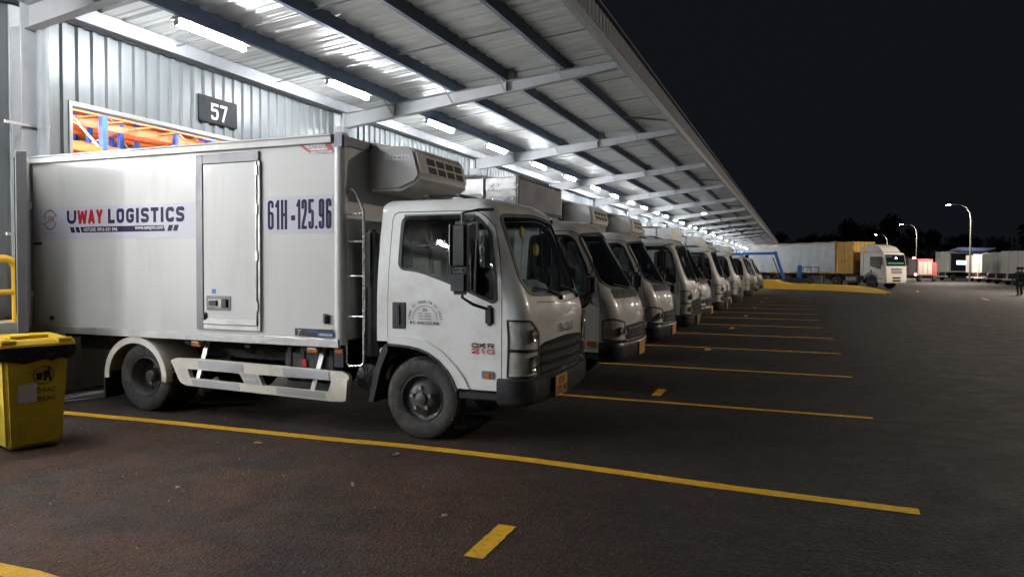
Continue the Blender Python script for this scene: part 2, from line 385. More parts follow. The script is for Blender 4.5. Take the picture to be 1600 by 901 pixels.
# ------------------------------------------------------------------ bold block lettering drawn with thick strokes
def open_round(pts, r, n=5):
    out = [pts[0]]
    for i in range(1, len(pts) - 1):
        p = Vector(pts[i]); a = Vector(pts[i - 1]); b = Vector(pts[i + 1]); da = a - p; db = b - p; k = min(r, da.length * .49, db.length * .49)
        q0 = p + da.normalized() * k; q1 = p + db.normalized() * k
        for j in range(n + 1): t = j / n; out.append(tuple(q0 * (1 - t)**2 + p * 2 * t * (1 - t) + q1 * t**2))
    return out + [pts[-1]]
def glyph(ch, W, t):
    a = t / 2; L, Rr, B, T, Mx = a, W - a, a, 1 - a, W / 2; r = W * .42
    loop = lambda x0, y0, x1, y1: open_round([((x0 + x1) / 2, y1), (x1, y1), (x1, y0), (x0, y0), (x0, y1), ((x0 + x1) / 2, y1)], r)
    O = lambda p, rr=None: open_round(p, r if rr is None else rr)
    G = {'0': [loop(L, B, Rr, T)], 'O': [loop(L, B, Rr, T)], 'Q': [loop(L, B, Rr, T), [(Mx, .25), (W, 0)]],
         '1': [[(Mx + a * .6, 0), (Mx + a * .6, 1)], [(W * .12, .76), (Mx + a * .6, .95)]],
         '2': [O([(L, .68), (L, T), (Rr, T), (Rr, .58), (L + t * .2, .22), (L, B)]), [(0, B), (W, B)]],
         '3': [O([(L, .74), (L, T), (Rr, T), (Rr, .53), (Mx, .53)]), O([(Mx, .53), (Rr, .53), (Rr, B), (L, B), (L, .26)])],
         '4': [[(Rr - t * .4, 0), (Rr - t * .4, 1)], [(Rr - t * .4, 1 - a), (L, .3)], [(0, .27), (W, .27)]],
         '5': [[(W, T), (L, T)], [(L, 1), (L, .52)], O([(L, .56), (Mx, .61), (Rr, .58), (Rr, B), (L, B), (L, .26)])],
         '6': [O([(Rr, .74), (Rr, T), (L, T), (L, B), (Rr, B), (Rr, .56), (L, .56)])],
         '7': [[(0, T), (W, T)], [(Rr, T), (W * .36, 0)]],
         '8': [loop(L, B, Rr, .54), loop(L + t * .1, .54, Rr - t * .1, T)],
         '9': [O([(L, .26), (L, B), (Rr, B), (Rr, T), (L, T), (L, .44), (Rr, .44)])],
         'U': [O([(L, 1), (L, B), (Rr, B), (Rr, 1)])], 'W': [[(L * .8, 1), (W * .27, 0)], [(W * .27, 0), (Mx, .92)], [(Mx, .92), (W * .73, 0)], [(W * .73, 0), (W - a * .8, 1)]],
         'A': [[(a * .9, 0), (Mx, 1)], [(Mx, 1), (W - a * .9, 0)], [(W * .2, .28), (W * .8, .28)]], 'Y': [[(a, 1), (Mx, .46)], [(W - a, 1), (Mx, .46)], [(Mx, .5), (Mx, 0)]],
         'L': [[(L, 1), (L, 0)], [(0, B), (W, B)]], 'I': [[(Mx, 0), (Mx, 1)]], 'T': [[(0, T), (W, T)], [(Mx, 1), (Mx, 0)]],
         'G': [O([(Rr, .70), (Rr, T), (L, T), (L, B), (Rr, B), (Rr, .48)]), [(Mx, .48), (W, .48)]], 'C': [O([(Rr, .68), (Rr, T), (L, T), (L, B), (Rr, B), (Rr, .32)])],
         'S': [O([(Rr, .72), (Rr, T), (L, T), (L, .54), (Rr, .46), (Rr, B), (L, B), (L, .28)])], 'H': [[(L, 0), (L, 1)], [(Rr, 0), (Rr, 1)], [(0, .5), (W, .5)]],
         'K': [[(L, 0), (L, 1)], [(L, .42), (Rr, 1)], [(W * .32, .56), (Rr, 0)]], 'R': [[(L, 0), (L, 1)], O([(0, T), (Rr, T), (Rr, .46), (0, .46)]), [(Mx, .46), (Rr, 0)]],
         'Z': [[(0, T), (W, T)], [(Rr, T), (L, B)], [(0, B), (W, B)]], 'E': [[(L, 0), (L, 1)], [(0, T), (W, T)], [(0, .5), (W * .9, .5)], [(0, B), (W, B)]], 'N': [[(L, 0), (L, 1)], [(Rr, 0), (Rr, 1)], [(L, 1 - a), (Rr, a)]],
         'M': [[(L, 0), (L, 1)], [(Rr, 0), (Rr, 1)], [(L, 1 - a), (Mx, .3)], [(Mx, .3), (Rr, 1 - a)]],
         '-': [[(0, .42), (W, .42)]], '.': [[(Mx - a * .9, a), (Mx + a * .9, a)]]}
    return G[ch]
WID = {'1': .62, 'I': .42, 'W': 1.45, '.': .40, '-': .55, 'M': 1.25, 'L': .88, 'T': .95, 'Y': 1.05, 'A': 1.05}
def block_text(name, s, material, parent, org, ux, uz, width, height, t=.19, gap=.22, nrm=(0, -1, 0)):
    """t = stroke thickness as a share of the height"""
    ws = [0.5 * WID.get(c, 1.0) if c != ' ' else .35 for c in s]; tot = sum(ws) + gap * .5 * (len(s) - 1)
    k = width / (tot * height)                      # stretch in reading direction
    ux = Vector(ux); uz = Vector(uz); nn = Vector(nrm); org = Vector(org); m = MB(); x = 0; li = 0
    for c, w in zip(s, ws):
        if c != ' ':
            for st in glyph(c, w * k, t):
                li += 1; rows = []
                for i, p in enumerate(st):
                    a = Vector(st[max(i - 1, 0)]); b = Vector(st[min(i + 1, len(st) - 1)]); cl = (Vector(st[0]) - Vector(st[-1])).length < 1e-6
                    if cl and i in (0, len(st) - 1): a = Vector(st[-2]); b = Vector(st[1])
                    d = (b - a).normalized(); q = Vector((-d.y, d.x)) * t / 2
                    rows.append([tuple(org + ux * ((p[0] + e * q.x + x * k) * height) + uz * ((p[1] + e * q.y) * height) + nn * (li % 7) * .00012) for e in (1, -1)])
                m.grid(rows)
        x += w + gap * .5
    return m.build(name, material, parent, smooth=0, recalc=False)
# ------------------------------------------------------------------ cab-over truck (local frame: front axle at x = 0, nose towards +x, ground z = 0)
class Cab:
    def __init__(s, front, wid, r, crown, xr, zt, Rr):
        s.fr = pchip(front); s.wd = pchip(wid); s.r = r; s.c = crown; s.xr = xr; s.zt = zt; s.R = Rr; s.F = .66; s.Lc = r * math.pi / 2
        s.vtop = zt + Rr * math.pi / 2
    def sec(s, v):
        z = v; ins = 0
        if v > s.zt:
            a = min((v - s.zt) / s.R, math.pi / 2); z = s.zt + s.R * math.sin(a); ins = s.R * (1 - math.cos(a))
        return z, s.fr(min(z, s.zt)) - ins - (z - s.zt) * .35 * (z > s.zt), s.wd(min(z, s.zt)) - ins, ins
    def pt(s, U, v):
        z, Xf, w, ins = s.sec(v); far = False; T = 2 * s.Lc + 2 * s.F
        if U > s.Lc + s.F: U = T - U; far = True
        xc = Xf - s.c - s.r
        if U <= 0: x = max(xc + U, s.xr + ins); y = -w
        elif U < s.Lc: th = U / s.r; x = xc + s.r * math.sin(th); y = -(w - s.r) - s.r * math.cos(th)
        else:
            t = (U - s.Lc - s.F) / s.F; y = t * (w - s.r); x = Xf - s.c * t * t
        return Vector((x, -y if far else y, z))
    def nrm(s, U, v):
        e = .004; a = s.pt(U + e, v) - s.pt(U - e, v); b = s.pt(U, v + e) - s.pt(U, v - e)
        n = a.cross(b)
        if n.length < 1e-9: return Vector((0, 0, 1))
        return n.normalized()
    def at(s, U, v, off=0): p = s.pt(U, v); return p + s.nrm(U, v) * off if off else p
    def side(s, x, z):
        _, Xf, w, _ = s.sec(z); xc = Xf - s.c - s.r
        if x <= xc: return (x - xc, z)
        return (math.asin(min(1, (x - xc) / s.r)) * s.r, z)
    def fro(s, y, z):
        _, Xf, w, _ = s.sec(z); a = abs(y)
        if a <= w - s.r: U = s.Lc + s.F - a / (w - s.r) * s.F
        else: U = math.acos(min(1, (a - (w - s.r)) / s.r)) * s.r
        return (U if y < 0 else 2 * s.Lc + 2 * s.F - U, z)
    def mir(s, uv): return (2 * s.Lc + 2 * s.F - uv[0], uv[1])
    def sheet(s, name, material, parent, outer, holes=(), off=0, thick=0, smooth=50):
        T = 2 * s.Lc + 2 * s.F
        umin = min(p[0] for p in outer); umax = max(p[0] for p in outer); vmin = min(p[1] for p in outer); vmax = max(p[1] for p in outer)
        us = [u for u in list(np.arange(-1.6, 0, .11)) + list(np.linspace(0, s.Lc, 8)) + list(np.linspace(s.Lc, s.Lc + 2 * s.F, 15))[1:-1] + list(np.linspace(s.Lc + 2 * s.F, T, 8)) + list(np.arange(T + .11, T + 1.6, .11)) if umin < u < umax]
        vs = [v for v in list(np.arange(.4, s.zt, .085)) + list(np.linspace(s.zt, s.vtop, 6)) if vmin < v < vmax]
        bm = fill2d(outer, holes, us, vs)
        if thick:
            bd = [e for e in bm.edges if len(e.link_faces) == 1]
            r = bmesh.ops.extrude_edge_only(bm, edges=bd)
            low = {v for v in r['geom'] if isinstance(v, bmesh.types.BMVert)}
        else: low = set()
        for v in bm.verts: v.co = s.at(v.co.x, v.co.y, off - (thick if v in low else 0))
        if thick: bmesh.ops.recalc_face_normals(bm, faces=bm.faces[:])
        me = bpy.data.meshes.new(name); bm.to_mesh(me); bm.free()
        return finish(me, name, material, parent, smooth)
    def ribbon(s, name, material, parent, path, wdt, off=.003, closed=True):
        """raised strip along a path on the cab skin"""
        mb = MB(); L = len(path); rows = []
        for i in range(L):
            a = Vector(path[i - 1] if (closed or i) else path[0]); b = Vector(path[(i + 1) % L] if (closed or i < L - 1) else path[-1])
            d = (b - a); d = Vector((-d.y, d.x)); d.normalize(); p = Vector(path[i])
            q = [p + d * wdt * k for k in (-.5, .5)]
            rows.append([s.at(q[0].x, q[0].y, -.004), s.at(q[0].x, q[0].y, off), s.at(q[1].x, q[1].y, off), s.at(q[1].x, q[1].y, -.004)])
        if closed: rows.append(rows[0])
        return mb.grid(rows).build(name, material, parent, smooth=40)

def wheel(parent, x, y, sgn, dual=False):
    """sgn -1: outer face towards -y"""
    t = MB(); Rw = .372; W = .195
    prof = [(.215, -.085), (.235, -.098), (.30, -.104), (.345, -.097), (.362, -.085), (.372, -.062), (.372, .062), (.362, .085), (.345, .097), (.30, .104), (.235, .098), (.215, .085)]
    name = 'wheel'
    w = MB()
    w.lathe(prof, (x, y, Rw), 'y', 44)
    tyre = w.build(name, 'tyre', parent, smooth=40)
    tr = MB()
    n = 52
    for k in range(n):      # shoulder lugs
        a = 2 * math.pi * k / n; ca, sa = math.cos(a), math.sin(a)
        for sd in (-1, 1):
            tr.bar((x + ca * .352, y + sd * .092, Rw + sa * .352), (x + ca * .374, y + sd * .058, Rw + sa * .374), .021, .012, (ca, 0, sa))
        tr.bar((x + ca * .3735, y - .045, Rw + sa * .3735), (x + ca * .3735, y + .045, Rw + sa * .3735), .028, .006, (ca, 0, sa))
    tr.build('tread', 'tyre', tyre, smooth=0)
    o = sgn
    rm = MB()
    if not dual:
        rm.lathe([(.218, .086 * o), (.208, .094 * o), (.198, .080 * o), (.192, .045 * o), (.170, .036 * o), (.150, .055 * o), (.118, .088 * o), (.085, .094 * o), (.058, .094 * o), (.052, .118 * o), (.030, .126 * o), (.0, .127 * o)], (x, y, Rw), 'y', 36)
        dn, dr, dy = 5, .098, .10
    else:
        rm.lathe([(.218, .086 * o), (.208, .094 * o), (.198, .080 * o), (.190, -.02 * o), (.170, -.055 * o), (.13, -.062 * o), (.07, -.06 * o), (.062, .03 * o), (.045, .045 * o), (.0, .046 * o)], (x, y, Rw), 'y', 36)
        dn, dr, dy = 5, .098, -.05
    rim = rm.build('rim', 'rim', tyre, smooth=40)
    for k in range(dn):
        a = 2 * math.pi * k / dn + .35; c = (x + math.cos(a) * dr, Rw + math.sin(a) * dr)
        MB().cyl((c[0], y + dy * o - .02 * o, c[1]), (c[0], y + dy * o + .024 * o, c[1]), .018, 6).build('wheel_nut', 'nut', tyre)
    hb = MB()
    for k in range(4 if not dual else 6):
        a = 2 * math.pi * k / (4 if not dual else 6) + .1; rr = .162 if not dual else .155; yy = y + (.047 if not dual else -.054) * o
        hb.lathe([(.0, 0), (.022, 0), (.022, .004 * o)], (x + math.cos(a) * rr, yy, Rw + math.sin(a) * rr), 'y', 10)
    hb.build('hand_hole', 'seal', tyre)
    return tyre

def make_chassis(root):
    c = MB()
    for y in (-.36, .36): c.box(-5.0, .55, y - .03, y + .03, .56, .74)
    for x in (-4.9, -4.2, -3.7, -3.0, -2.2, -1.4, -.6, .3): c.box(x - .03, x + .03, -.33, .33, .58, .72)
    for x in (-4.6, -3.9, -2.8, -2.0, -1.3): c.box(x - .04, x + .04, -.86, .86, .745, .815)
    c.build('chassis_frame', 'under', root, bev=.006)
    a = MB(); a.cyl((0, -.72, .37), (0, .72, .37), .05, 10); a.cyl((-3.36, -.6, .37), (-3.36, .6, .37), .08, 12); a.lathe([(.0, -.16), (.12, -.12), (.16, 0), (.12, .12), (0, .16)], (-3.36, 0, .37), 'y', 14)
    a.cyl((-3.2, 0, .40), (-.5, 0, .58), .045, 10)
    for y in (-.42, .42):
        a.bar((-4.1, y, .55), (-3.36, y, .46), .06, .05); a.bar((-3.36, y, .46), (-2.6, y, .55), .06, .05); a.bar((-.55, y, .5), (0, y, .42), .06, .04); a.bar((0, y, .42), (.55, y, .5), .06, .04)
    a.build('axles_and_springs', 'under', root)
    MB().box(-.45, .75, -.30, .30, .42, .95).build('engine_block', 'under', root, bev=.05)
    for sy in (-1, 1):
        wheel(root, 0, sy * .765, sy)
        wheel(root, -3.36, sy * .80, sy, True)
        wheel(root, -3.36, sy * .545, sy, True)
        g = MB()          # rear mudguard, an arch of sheet with rolled lip
        P = []
        for k in range(15):
            t = R(-6 + 192 * k / 14); rr = .45
            P.append([(-3.44 + math.cos(t) * rr, sy * y, .385 + math.sin(t) * (rr - .03)) for y in (.955, .96, .955, .45)])
            p = P[-1]; p[0] = (-3.44 + math.cos(t) * (rr - .035), sy * .955, .385 + math.sin(t) * (rr - .065))
        g.grid(P).build('rear_mudguard', 'cream', root, smooth=50)
        gl = MB()
        Q = [[(-3.44 + math.cos(t) * rr, sy * .957, .385 + math.sin(t) * (rr - .03)) for rr in (.452, .385)] for t in [R(-6 + 192 * k / 18) for k in range(19)]]
        Q2 = [[(p[0], p[1] - sy * .02, p[2]) for p in r] for r in Q]
        gl.grid(Q); gl.grid(Q2)
        for i in (0, 1): gl.grid([[Q[k][i], Q2[k][i]] for k in range(19)])
        gl.build('mudguard_lip', 'cream', root, smooth=50)
        MB().box(-3.905, -3.885, sy * .50 if sy > 0 else -.955, sy * .955 if sy > 0 else -.50, .12, .40).build('mud_flap', 'blackp', root)
        f = MB(); f.prism([(-.56, .30), (-.50, .30), (-.42, .62), (-.34, .80), (-.36, .87), (-.42, .80), (-.49, .62)], 'y', sy * .62, sy * .88)
        f.build('front_mud_flap', 'blackp', root, bev=.006)
        P = []
        for k in range(11):
            t = R(20 + 150 * k / 10); P.append([(math.cos(t) * .445, sy * y, .40 + math.sin(t) * .445) for y in (.50, .88)])
        MB().grid(P).build('wheel_arch_liner', 'under', root)
    return root

def skirt(root, sy):
    """moulded side guard with two long slots, seen on the near side"""
    outer = [(-2.975, .575), (-2.90, .60), (-2.596, .606), (-1.61, .590), (-.816, .572), (-.742, .545), (-.775, .292), (-.93, .285), (-2.774, .322), (-2.85, .35)]
    h1 = rnd([(-2.74, .495), (-2.70, .398), (-1.985, .384), (-2.055, .487)], .02)
    h2 = rnd([(-1.82, .489), (-1.76, .382), (-.985, .370), (-.945, .485)], .02)
    def patch(name, mt, poly, holes, off, th):
        bm = fill2d(poly, holes, [], [])
        r = bmesh.ops.extrude_face_region(bm, geom=bm.faces[:])
        low = [v for v in r['geom'] if isinstance(v, bmesh.types.BMVert)]
        ls = set(low)
        for v in bm.verts:
            x, z = v.co.x, v.co.y; v.co = (x, sy * (.915 + off - (th if v in ls else 0)), z)
        bmesh.ops.recalc_face_normals(bm, faces=bm.faces[:])
        es = [e for e in bm.edges if len(e.link_faces) == 2 and e.calc_face_angle(0) > .6]
        bmesh.ops.bevel(bm, geom=es, offset=.006, segments=2, affect='EDGES', clamp_overlap=True)
        me = bpy.data.meshes.new(name); bm.to_mesh(me); bm.free(); return finish(me, name, mt, root, 40)
    g = patch('side_guard', 'cream', rnd(outer, [.02, .02, .01, .01, .02, .05, .05, .02, .03, .05]), [h1, h2], 0, .05)
    for i, (x0, x1, zt0, zt1, hgt) in enumerate(((-2.60, -2.02, .600, .592, .092), (-1.52, -.98, .583, .573, .085))):
        MB().prism([(x0, zt0 - .006), (x1, zt1 - .006), (x1 + .02, zt1 - hgt), (x0 + .02, zt0 - hgt)], 'y', sy * .917, sy * .921).build('silver_inlay', 'silverp', g)
        MB().prism([(x0 - .08, .390 - i * .012), (x1 - .05, .378 - i * .010), (x1 - .03, .318 - i * .01), (x0 - .06, .330 - i * .01)], 'y', sy * .917, sy * .921).build('silver_inlay', 'silverp', g)
    MB().prism([(-2.035, .492), (-1.84, .489), (-1.79, .386), (-1.975, .388)], 'y', sy * .910, sy * .9175).build('name_panel', 'silverp', g)
    for x in (-2.66, -1.20):
        MB().bar((x + .10, sy * .80, .81), (x, sy * .875, .33), .05, .02, (0, 1, 0)).build('guard_bracket', 'alu', root)
    MB().prism([(-.90, .30), (-.775, .30), (-.755, .505), (-.88, .51)], 'y', sy * .917, sy * .926).build('raised_end_panel', 'cream', g, bev=.004)
    return g

def interior(root, cabt, floor=.95, light=False):
    d = MB(); fx = .86 if cabt == 'A' else .82
    d.prism([(fx, .95), (fx + .02, 1.20), (fx - .10, 1.27), (fx - .30, 1.22), (fx - .36, 1.05), (fx - .30, .95)], 'y', -.68, .68)
    d.build('dashboard', 'dash', root, bev=.02)
    MB().box(-.38, .75, -.78, .78, .88, .93).build('cab_floor', 'dash', root)
    for y in (-.42, .0, .42):
        s = MB(); s.box(-.22, .28, y - .20, y + .20, 1.0, 1.16); s.prism([(-.32, 1.14), (-.20, 1.14), (-.27, 1.78), (-.37, 1.78)], 'y', y - .19, y + .19); s.prism([(-.36, 1.80), (-.28, 1.80), (-.30, 1.97), (-.36, 1.97)], 'y', y - .12, y + .12)
        s.build('seat', 'seatlight' if (light and y < .1) else 'seat', root, bev=.03, seg=2)
    sw = MB(); c = Vector((fx - .36, .40, 1.34)); ax = Vector((-.55, 0, .83)); a = Vector((0, 1, 0)); b = ax.cross(a)
    sw.tube([c + (a * math.cos(t) + b * math.sin(t)) * .20 for t in [2 * math.pi * k / 20 for k in range(20)]], .014, 6, True)
    sw.cyl(c, c - ax * .22, .025, 8); sw.bar(c - a * .19, c + a * .19, .03, .015); sw.build('steering_wheel', 'blackp', root)

def mirror(root, x, y, sy, arms=True):
    x += .03; up = MB(); up.box(x, x + .165, y - .045, y + .045, 1.55, 1.955); m = up.build('mirror', 'blackp', root, bev=.035, seg=3)
    MB().box(x - .004, x + .002, y - .045, y + .045, 1.58, 1.93).build('mirror_glass', 'chrome', m)
    MB().box(x, x + .165, y - .05, y + .05, 1.335, 1.535).build('lower_mirror', 'blackp', m, bev=.03, seg=3)
    a = MB(); a.tube([(x + .26, sy * .80, 2.075), (x + .20, sy * .98, 2.06), (x + .10, y, 2.03), (x + .10, y, 1.60), (x + .10, y, 1.31), (x + .18, y - sy * .05, 1.25), (x + .27, sy * .90, 1.20)], .014, 8)
    a.build('mirror_arm', 'blackp', m)
    MB().box(x + .235, x + .315, sy * .90 - .03, sy * .90 + .03, 1.06, 1.24).build('mirror_bracket', 'blackp', m, bev=.02, seg=2)

CABA = Cab([(.40, 1.07), (.62, 1.085), (.95, 1.095), (1.15, 1.08), (1.28, 1.045), (1.36, 1.015), (2.08, .745), (2.3, .66)],
           [(.4, .905), (1.2, .905), (1.45, .893), (2.08, .805), (2.3, .78)], .17, .05, -.445, 2.085, .105)
def cab_a(root, hero=False):
    C = CABA; pm = 'cab'
    S = lambda pts: [C.side(*p) for p in pts]
    MIR = lambda uv: [C.mir(p) for p in uv][::-1]
    arch = [(.38, .475), (.345, .56), (.292, .643), (.20, .73), (.099, .793), (0, .828), (-.098, .845), (-.22, .853), (-.326, .858)]
    # shell outline: rear post, round the door, across the nose, far side, roof edge
    seam = [(-.333, .885), (-.333, 2.00), (-.315, 2.055), (-.27, 2.075), (.49, 2.075), (.55, 2.055), (.61, 2.02), (.695, 1.93), (.76, 1.70), (.800, 1.46), (.808, 1.30), (.808, .60)]
    near = S(dens([(-.445, .885)] + seam, .05, False))
    n0 = near[-1]; f0 = C.mir(n0)
    bot = [(u, .60) for u in np.linspace(n0[0], f0[0], 40)][1:-1]
    far = MIR(near)
    T = 2 * C.Lc + 2 * C.F
    topn = C.side(-.445, 2.0)[0] - .4
    ru = [C.side(-.445, z) for z in np.linspace(.885, C.zt, 16)][1:]
    rear_far = [C.mir(p) for p in ru]
    top = [(u, C.vtop) for u in np.linspace(T + 1.25, -1.25, 40)]
    a_far = [(rear_far[-1][0] + .0, C.zt)]
    outer = near + bot + far + rear_far + top + ru[::-1]
    ws = [C.fro(y, z) for y, z in dens(rnd([(-.775, 1.46), (-.70, 1.335), (0, 1.315), (.70, 1.335), (.775, 1.46), (.700, 2.03), (0, 2.065), (-.700, 2.03)], [.10, .16, 0, .16, .10, .06, 0, .06]), .05)]
    C.sheet('cab_shell', pm, root, outer, [ws], 0)
    # roof skin and back panel
    ring = [C.pt(u, C.vtop) for u in np.linspace(-1.25, T + 1.25, 60)]
    rf = MB(); rf.add([(0.15, 0, ring[0].z + .025)] + ring, [(0, i + 1, i + 2) for i in range(59)] + [(0, 60, 1)])
    rf.build('roof', pm, root, smooth=60)
    bp = MB(); zz = list(np.linspace(.885, C.vtop, 14)); L = [C.pt(C.side(-.445, 1.5)[0] - .8, v) for v in zz]
    bp.grid([[(p.x, p.y, p.z), (p.x, -p.y, p.z)] for p in L]); bp.build('back_panel', pm, root)
    C.sheet('windscreen', 'glass' if hero else 'dglass', root, ws, (), -.006)
    C.ribbon('windscreen_seal', 'seal', root, ws, .034, .005)
    # doors
    dp = [(-.327, .866), (-.327, 2.00), (-.31, 2.048), (-.27, 2.068), (.488, 2.068), (.546, 2.049), (.606, 2.013), (.689, 1.926), (.753, 1.698), (.793, 1.46), (.801, 1.30), (.801, .497), (.388, .497)]
    dpoly = S(dens(dp + arch, .05))
    wp = rnd([(-.222, 1.555), (-.222, 2.018), (.515, 2.018), (.565, 1.985), (.655, 1.885), (.738, 1.50), (.752, 1.285), (.715, 1.265), (.29, 1.435), (-.02, 1.535)], [.06, .07, .05, .04, .05, 0, .03, .04, .12, .15])
    wpoly = S(dens(wp, .05))
    for sy in (-1, 1):
        g = (lambda q: q) if sy < 0 else MIR
        d = C.sheet('door', pm, root, g(dpoly), [g(wpoly)], 0.001)
        C.ribbon('window_seal', 'seal', d, g(wpoly), .03, .004)
        C.sheet('side_window', 'glass' if hero else 'dglass', d, g(wpoly), (), -.005)
        b = C.ribbon('quarter_bar', 'seal', d, g(S(dens([(.535, 2.02), (.545, 1.36)], .06, False))), .016, .006, False)
        hx = MB().box(-.279, -.140, sy * .900 if sy > 0 else -.915, sy * .915 if sy > 0 else -.900, 1.005, 1.247).build('door_handle', 'blackp', d, bev=.006)
        MB().bar((-.21, sy * .922, 1.04), (-.21, sy * .922, 1.22), .03, .012, (0, 1, 0)).build('grip', 'bumper', hx, bev=.004)
        fl = S(dens([(.388, .500)] + arch[1:] + [(-.322, .930), (-.10, .940), (.06, .912), (.227, .822), (.36, .70), (.449, .595), (.500, .500)], .05))
        C.sheet('wheel_arch_flare', pm, d, g(fl), (), .014, .014)
        C.ribbon('arch_trim', 'blackp', d, g(S(dens([(.384, .495)] + arch, .05, False))), .022, .020, False)
        C.sheet('marker_housing', 'alugrey', d, g(S(dens(rnd([(.622, .600), (.735, .600), (.735, .668), (.622, .668)], .015), .04))), (), .012, .012)
        C.sheet('marker_lens', 'amber', d, g(S(dens(rnd([(.665, .610), (.70, .610), (.70, .658), (.665, .658)], .008), .04))), (), .018, .008)
        C.sheet('rain_visor', 'dglass', d, g(S(dens([(-.20, 1.99), (-.20, 2.045), (.52, 2.045), (.50, 1.975)], .06))), (), .022, .001)
        MB().box(.392, .80, sy * .62 if sy > 0 else -.895, sy * .895 if sy > 0 else -.62, .405, .480).build('step', 'blackp', root, bev=.012)
        mirror(root, .385, sy * 1.09, sy)
    # face: grille, lamps, bumper
    gr = dens(rnd([(-.665, .60), (.665, .60), (.665, .865), (.55, .905), (0, .935), (-.55, .905), (-.665, .865)], [.01, .01, .02, .1, .2, .1, .02]), .06)
    g = C.sheet('grille', 'grille', root, [C.fro(*p) for p in gr], (), .008, .012)
    for z0, z1 in ((.64, .70), (.735, .79), (.825, .872)):
        C.sheet('grille_slot', 'seal', g, [C.fro(*p) for p in dens([(-.62, z0), (.62, z0), (.60, z1), (-.60, z1)], .08)], (), .0105)
    for z in (.715, .808): C.ribbon('grille_bar', 'grille', g, [C.fro(y, z) for y in np.linspace(-.64, .64, 22)], .03, .022, False)
    for sy in (-1, 1):
        h = [C.side(.862, .625), C.side(.858, 1.112), C.fro(-.80, 1.105), C.fro(-.675, 1.0), C.fro(-.672, .625)]
        h = dens(h, .04)
        if sy > 0: h = MIR(h)
        k = C.sheet('headlight', 'lampback', root, h, (), .006, .01)
        for (yy, zz, rr) in ((-.775, .985, .058), (-.765, .735, .072)):
            u = C.fro(yy * -sy if sy > 0 else yy, zz); u = C.fro(sy * abs(yy), zz); p = C.at(*u, .010); n = C.nrm(*u); q = MB()
            prof = [(.0, .002), (rr * .5, .004), (rr * .9, .012), (rr, .020), (rr * 1.04, .018)]
            aa = n.cross(Vector((0, 0, 1))).normalized(); bb = n.cross(aa); vs = []; fs = []
            for i in range(16):
                t = 2 * math.pi * i / 16
                for r_, d_ in prof: vs.append(p + (aa * math.cos(t) + bb * math.sin(t)) * r_ + n * d_)
            for i in range(16):
                j = (i + 1) % 16
                for e in range(4): fs.append((i * 5 + e, i * 5 + e + 1, j * 5 + e + 1, j * 5 + e))
            q.add(vs, fs); q.build('reflector', 'chrome', k)
        mid = [C.side(.866, .842), C.fro(-.674, .832), C.fro(-.674, .856), C.side(.866, .868)]
        C.sheet('lamp_divider', 'seal', k, dens(mid if sy < 0 else MIR(mid), .04), (), .014)
        C.sheet('lens', 'lens', k, h, (), .034, .030)
        C.ribbon('lamp_seal', 'seal', k, h, .014, .012)
    # bumper swept round the nose
    rows = []; u0 = C.side(.78, .55)[0]; T = 2 * C.Lc + 2 * C.F
    for u in np.linspace(u0, T - u0, 46):
        rows.append([C.at(u, .55, d) + Vector((0, 0, z - .55)) for d, z in ((-.03, .612), (.030, .612), (.052, .598), (.056, .55), (.054, .47), (.040, .400), (.0, .368), (-.03, .365))])
    b = MB().grid(rows); b.add(rows[0], [tuple(range(8))]); b.add(rows[-1], [tuple(range(8))[::-1]])
    bm_ = b.build('bumper', 'bumper', root, smooth=45)
    for y in (-.62, .62): C.sheet('fog_lamp_recess', 'seal', bm_, [C.fro(*p) for p in dens(rnd([(y - .10, .44), (y + .10, .44), (y + .10, .50), (y - .10, .50)], .02), .05)], (), .059, .004)
    MB().box(1.145, 1.153, -.46, -.12, .405, .592).build('number_plate', 'plate', root, bev=.003)
    # wipers, cowl
    wz = MB()
    for y0, y1 in ((-.60, -.02), (.05, .62)):
        pts = []
        for k in range(6):
            y = y1 + (y0 - y1) * k / 5; z = 1.315 + .075 * k / 5; pts.append(C.at(*C.fro(y, z), .018))
        wz.tube(pts, .009, 6); wz.tube([C.at(*C.fro(y1, 1.29), .01), C.at(*C.fro((y0 + y1) / 2, 1.35), .03)], .008, 6)
        wz.lathe([(.0, .03), (.022, .03), (.026, 0)], C.at(*C.fro(y1, 1.285), 0), 'x', 8)
    wz.build('wipers', 'blackp', root)
    C.ribbon('cowl_gap', 'seal', root, [C.fro(y, 1.262 - .02 * (1 - abs(y) / .6)) for y in np.linspace(-.60, .60, 20)], .008, .002, False)
    rk = MB()
    for y in (-.55, .55): rk.tube([(-.20, y, 2.19), (-.12, y, 2.235), (.22, y, 2.235), (.34, y, 2.20)], .014, 6)
    rk.bar((-.10, -.58, 2.238), (-.10, .58, 2.238), .05, .02); rk.bar((.22, -.58, 2.238), (.22, .58, 2.238), .05, .02)
    rk.build('roof_rack', 'blackp', root)
    interior(root, 'A', light=hero)
    MB().box(-.62, -.46, -.50, .50, .80, 1.55).build('air_intake_and_rear_pack', 'under', root, bev=.03)

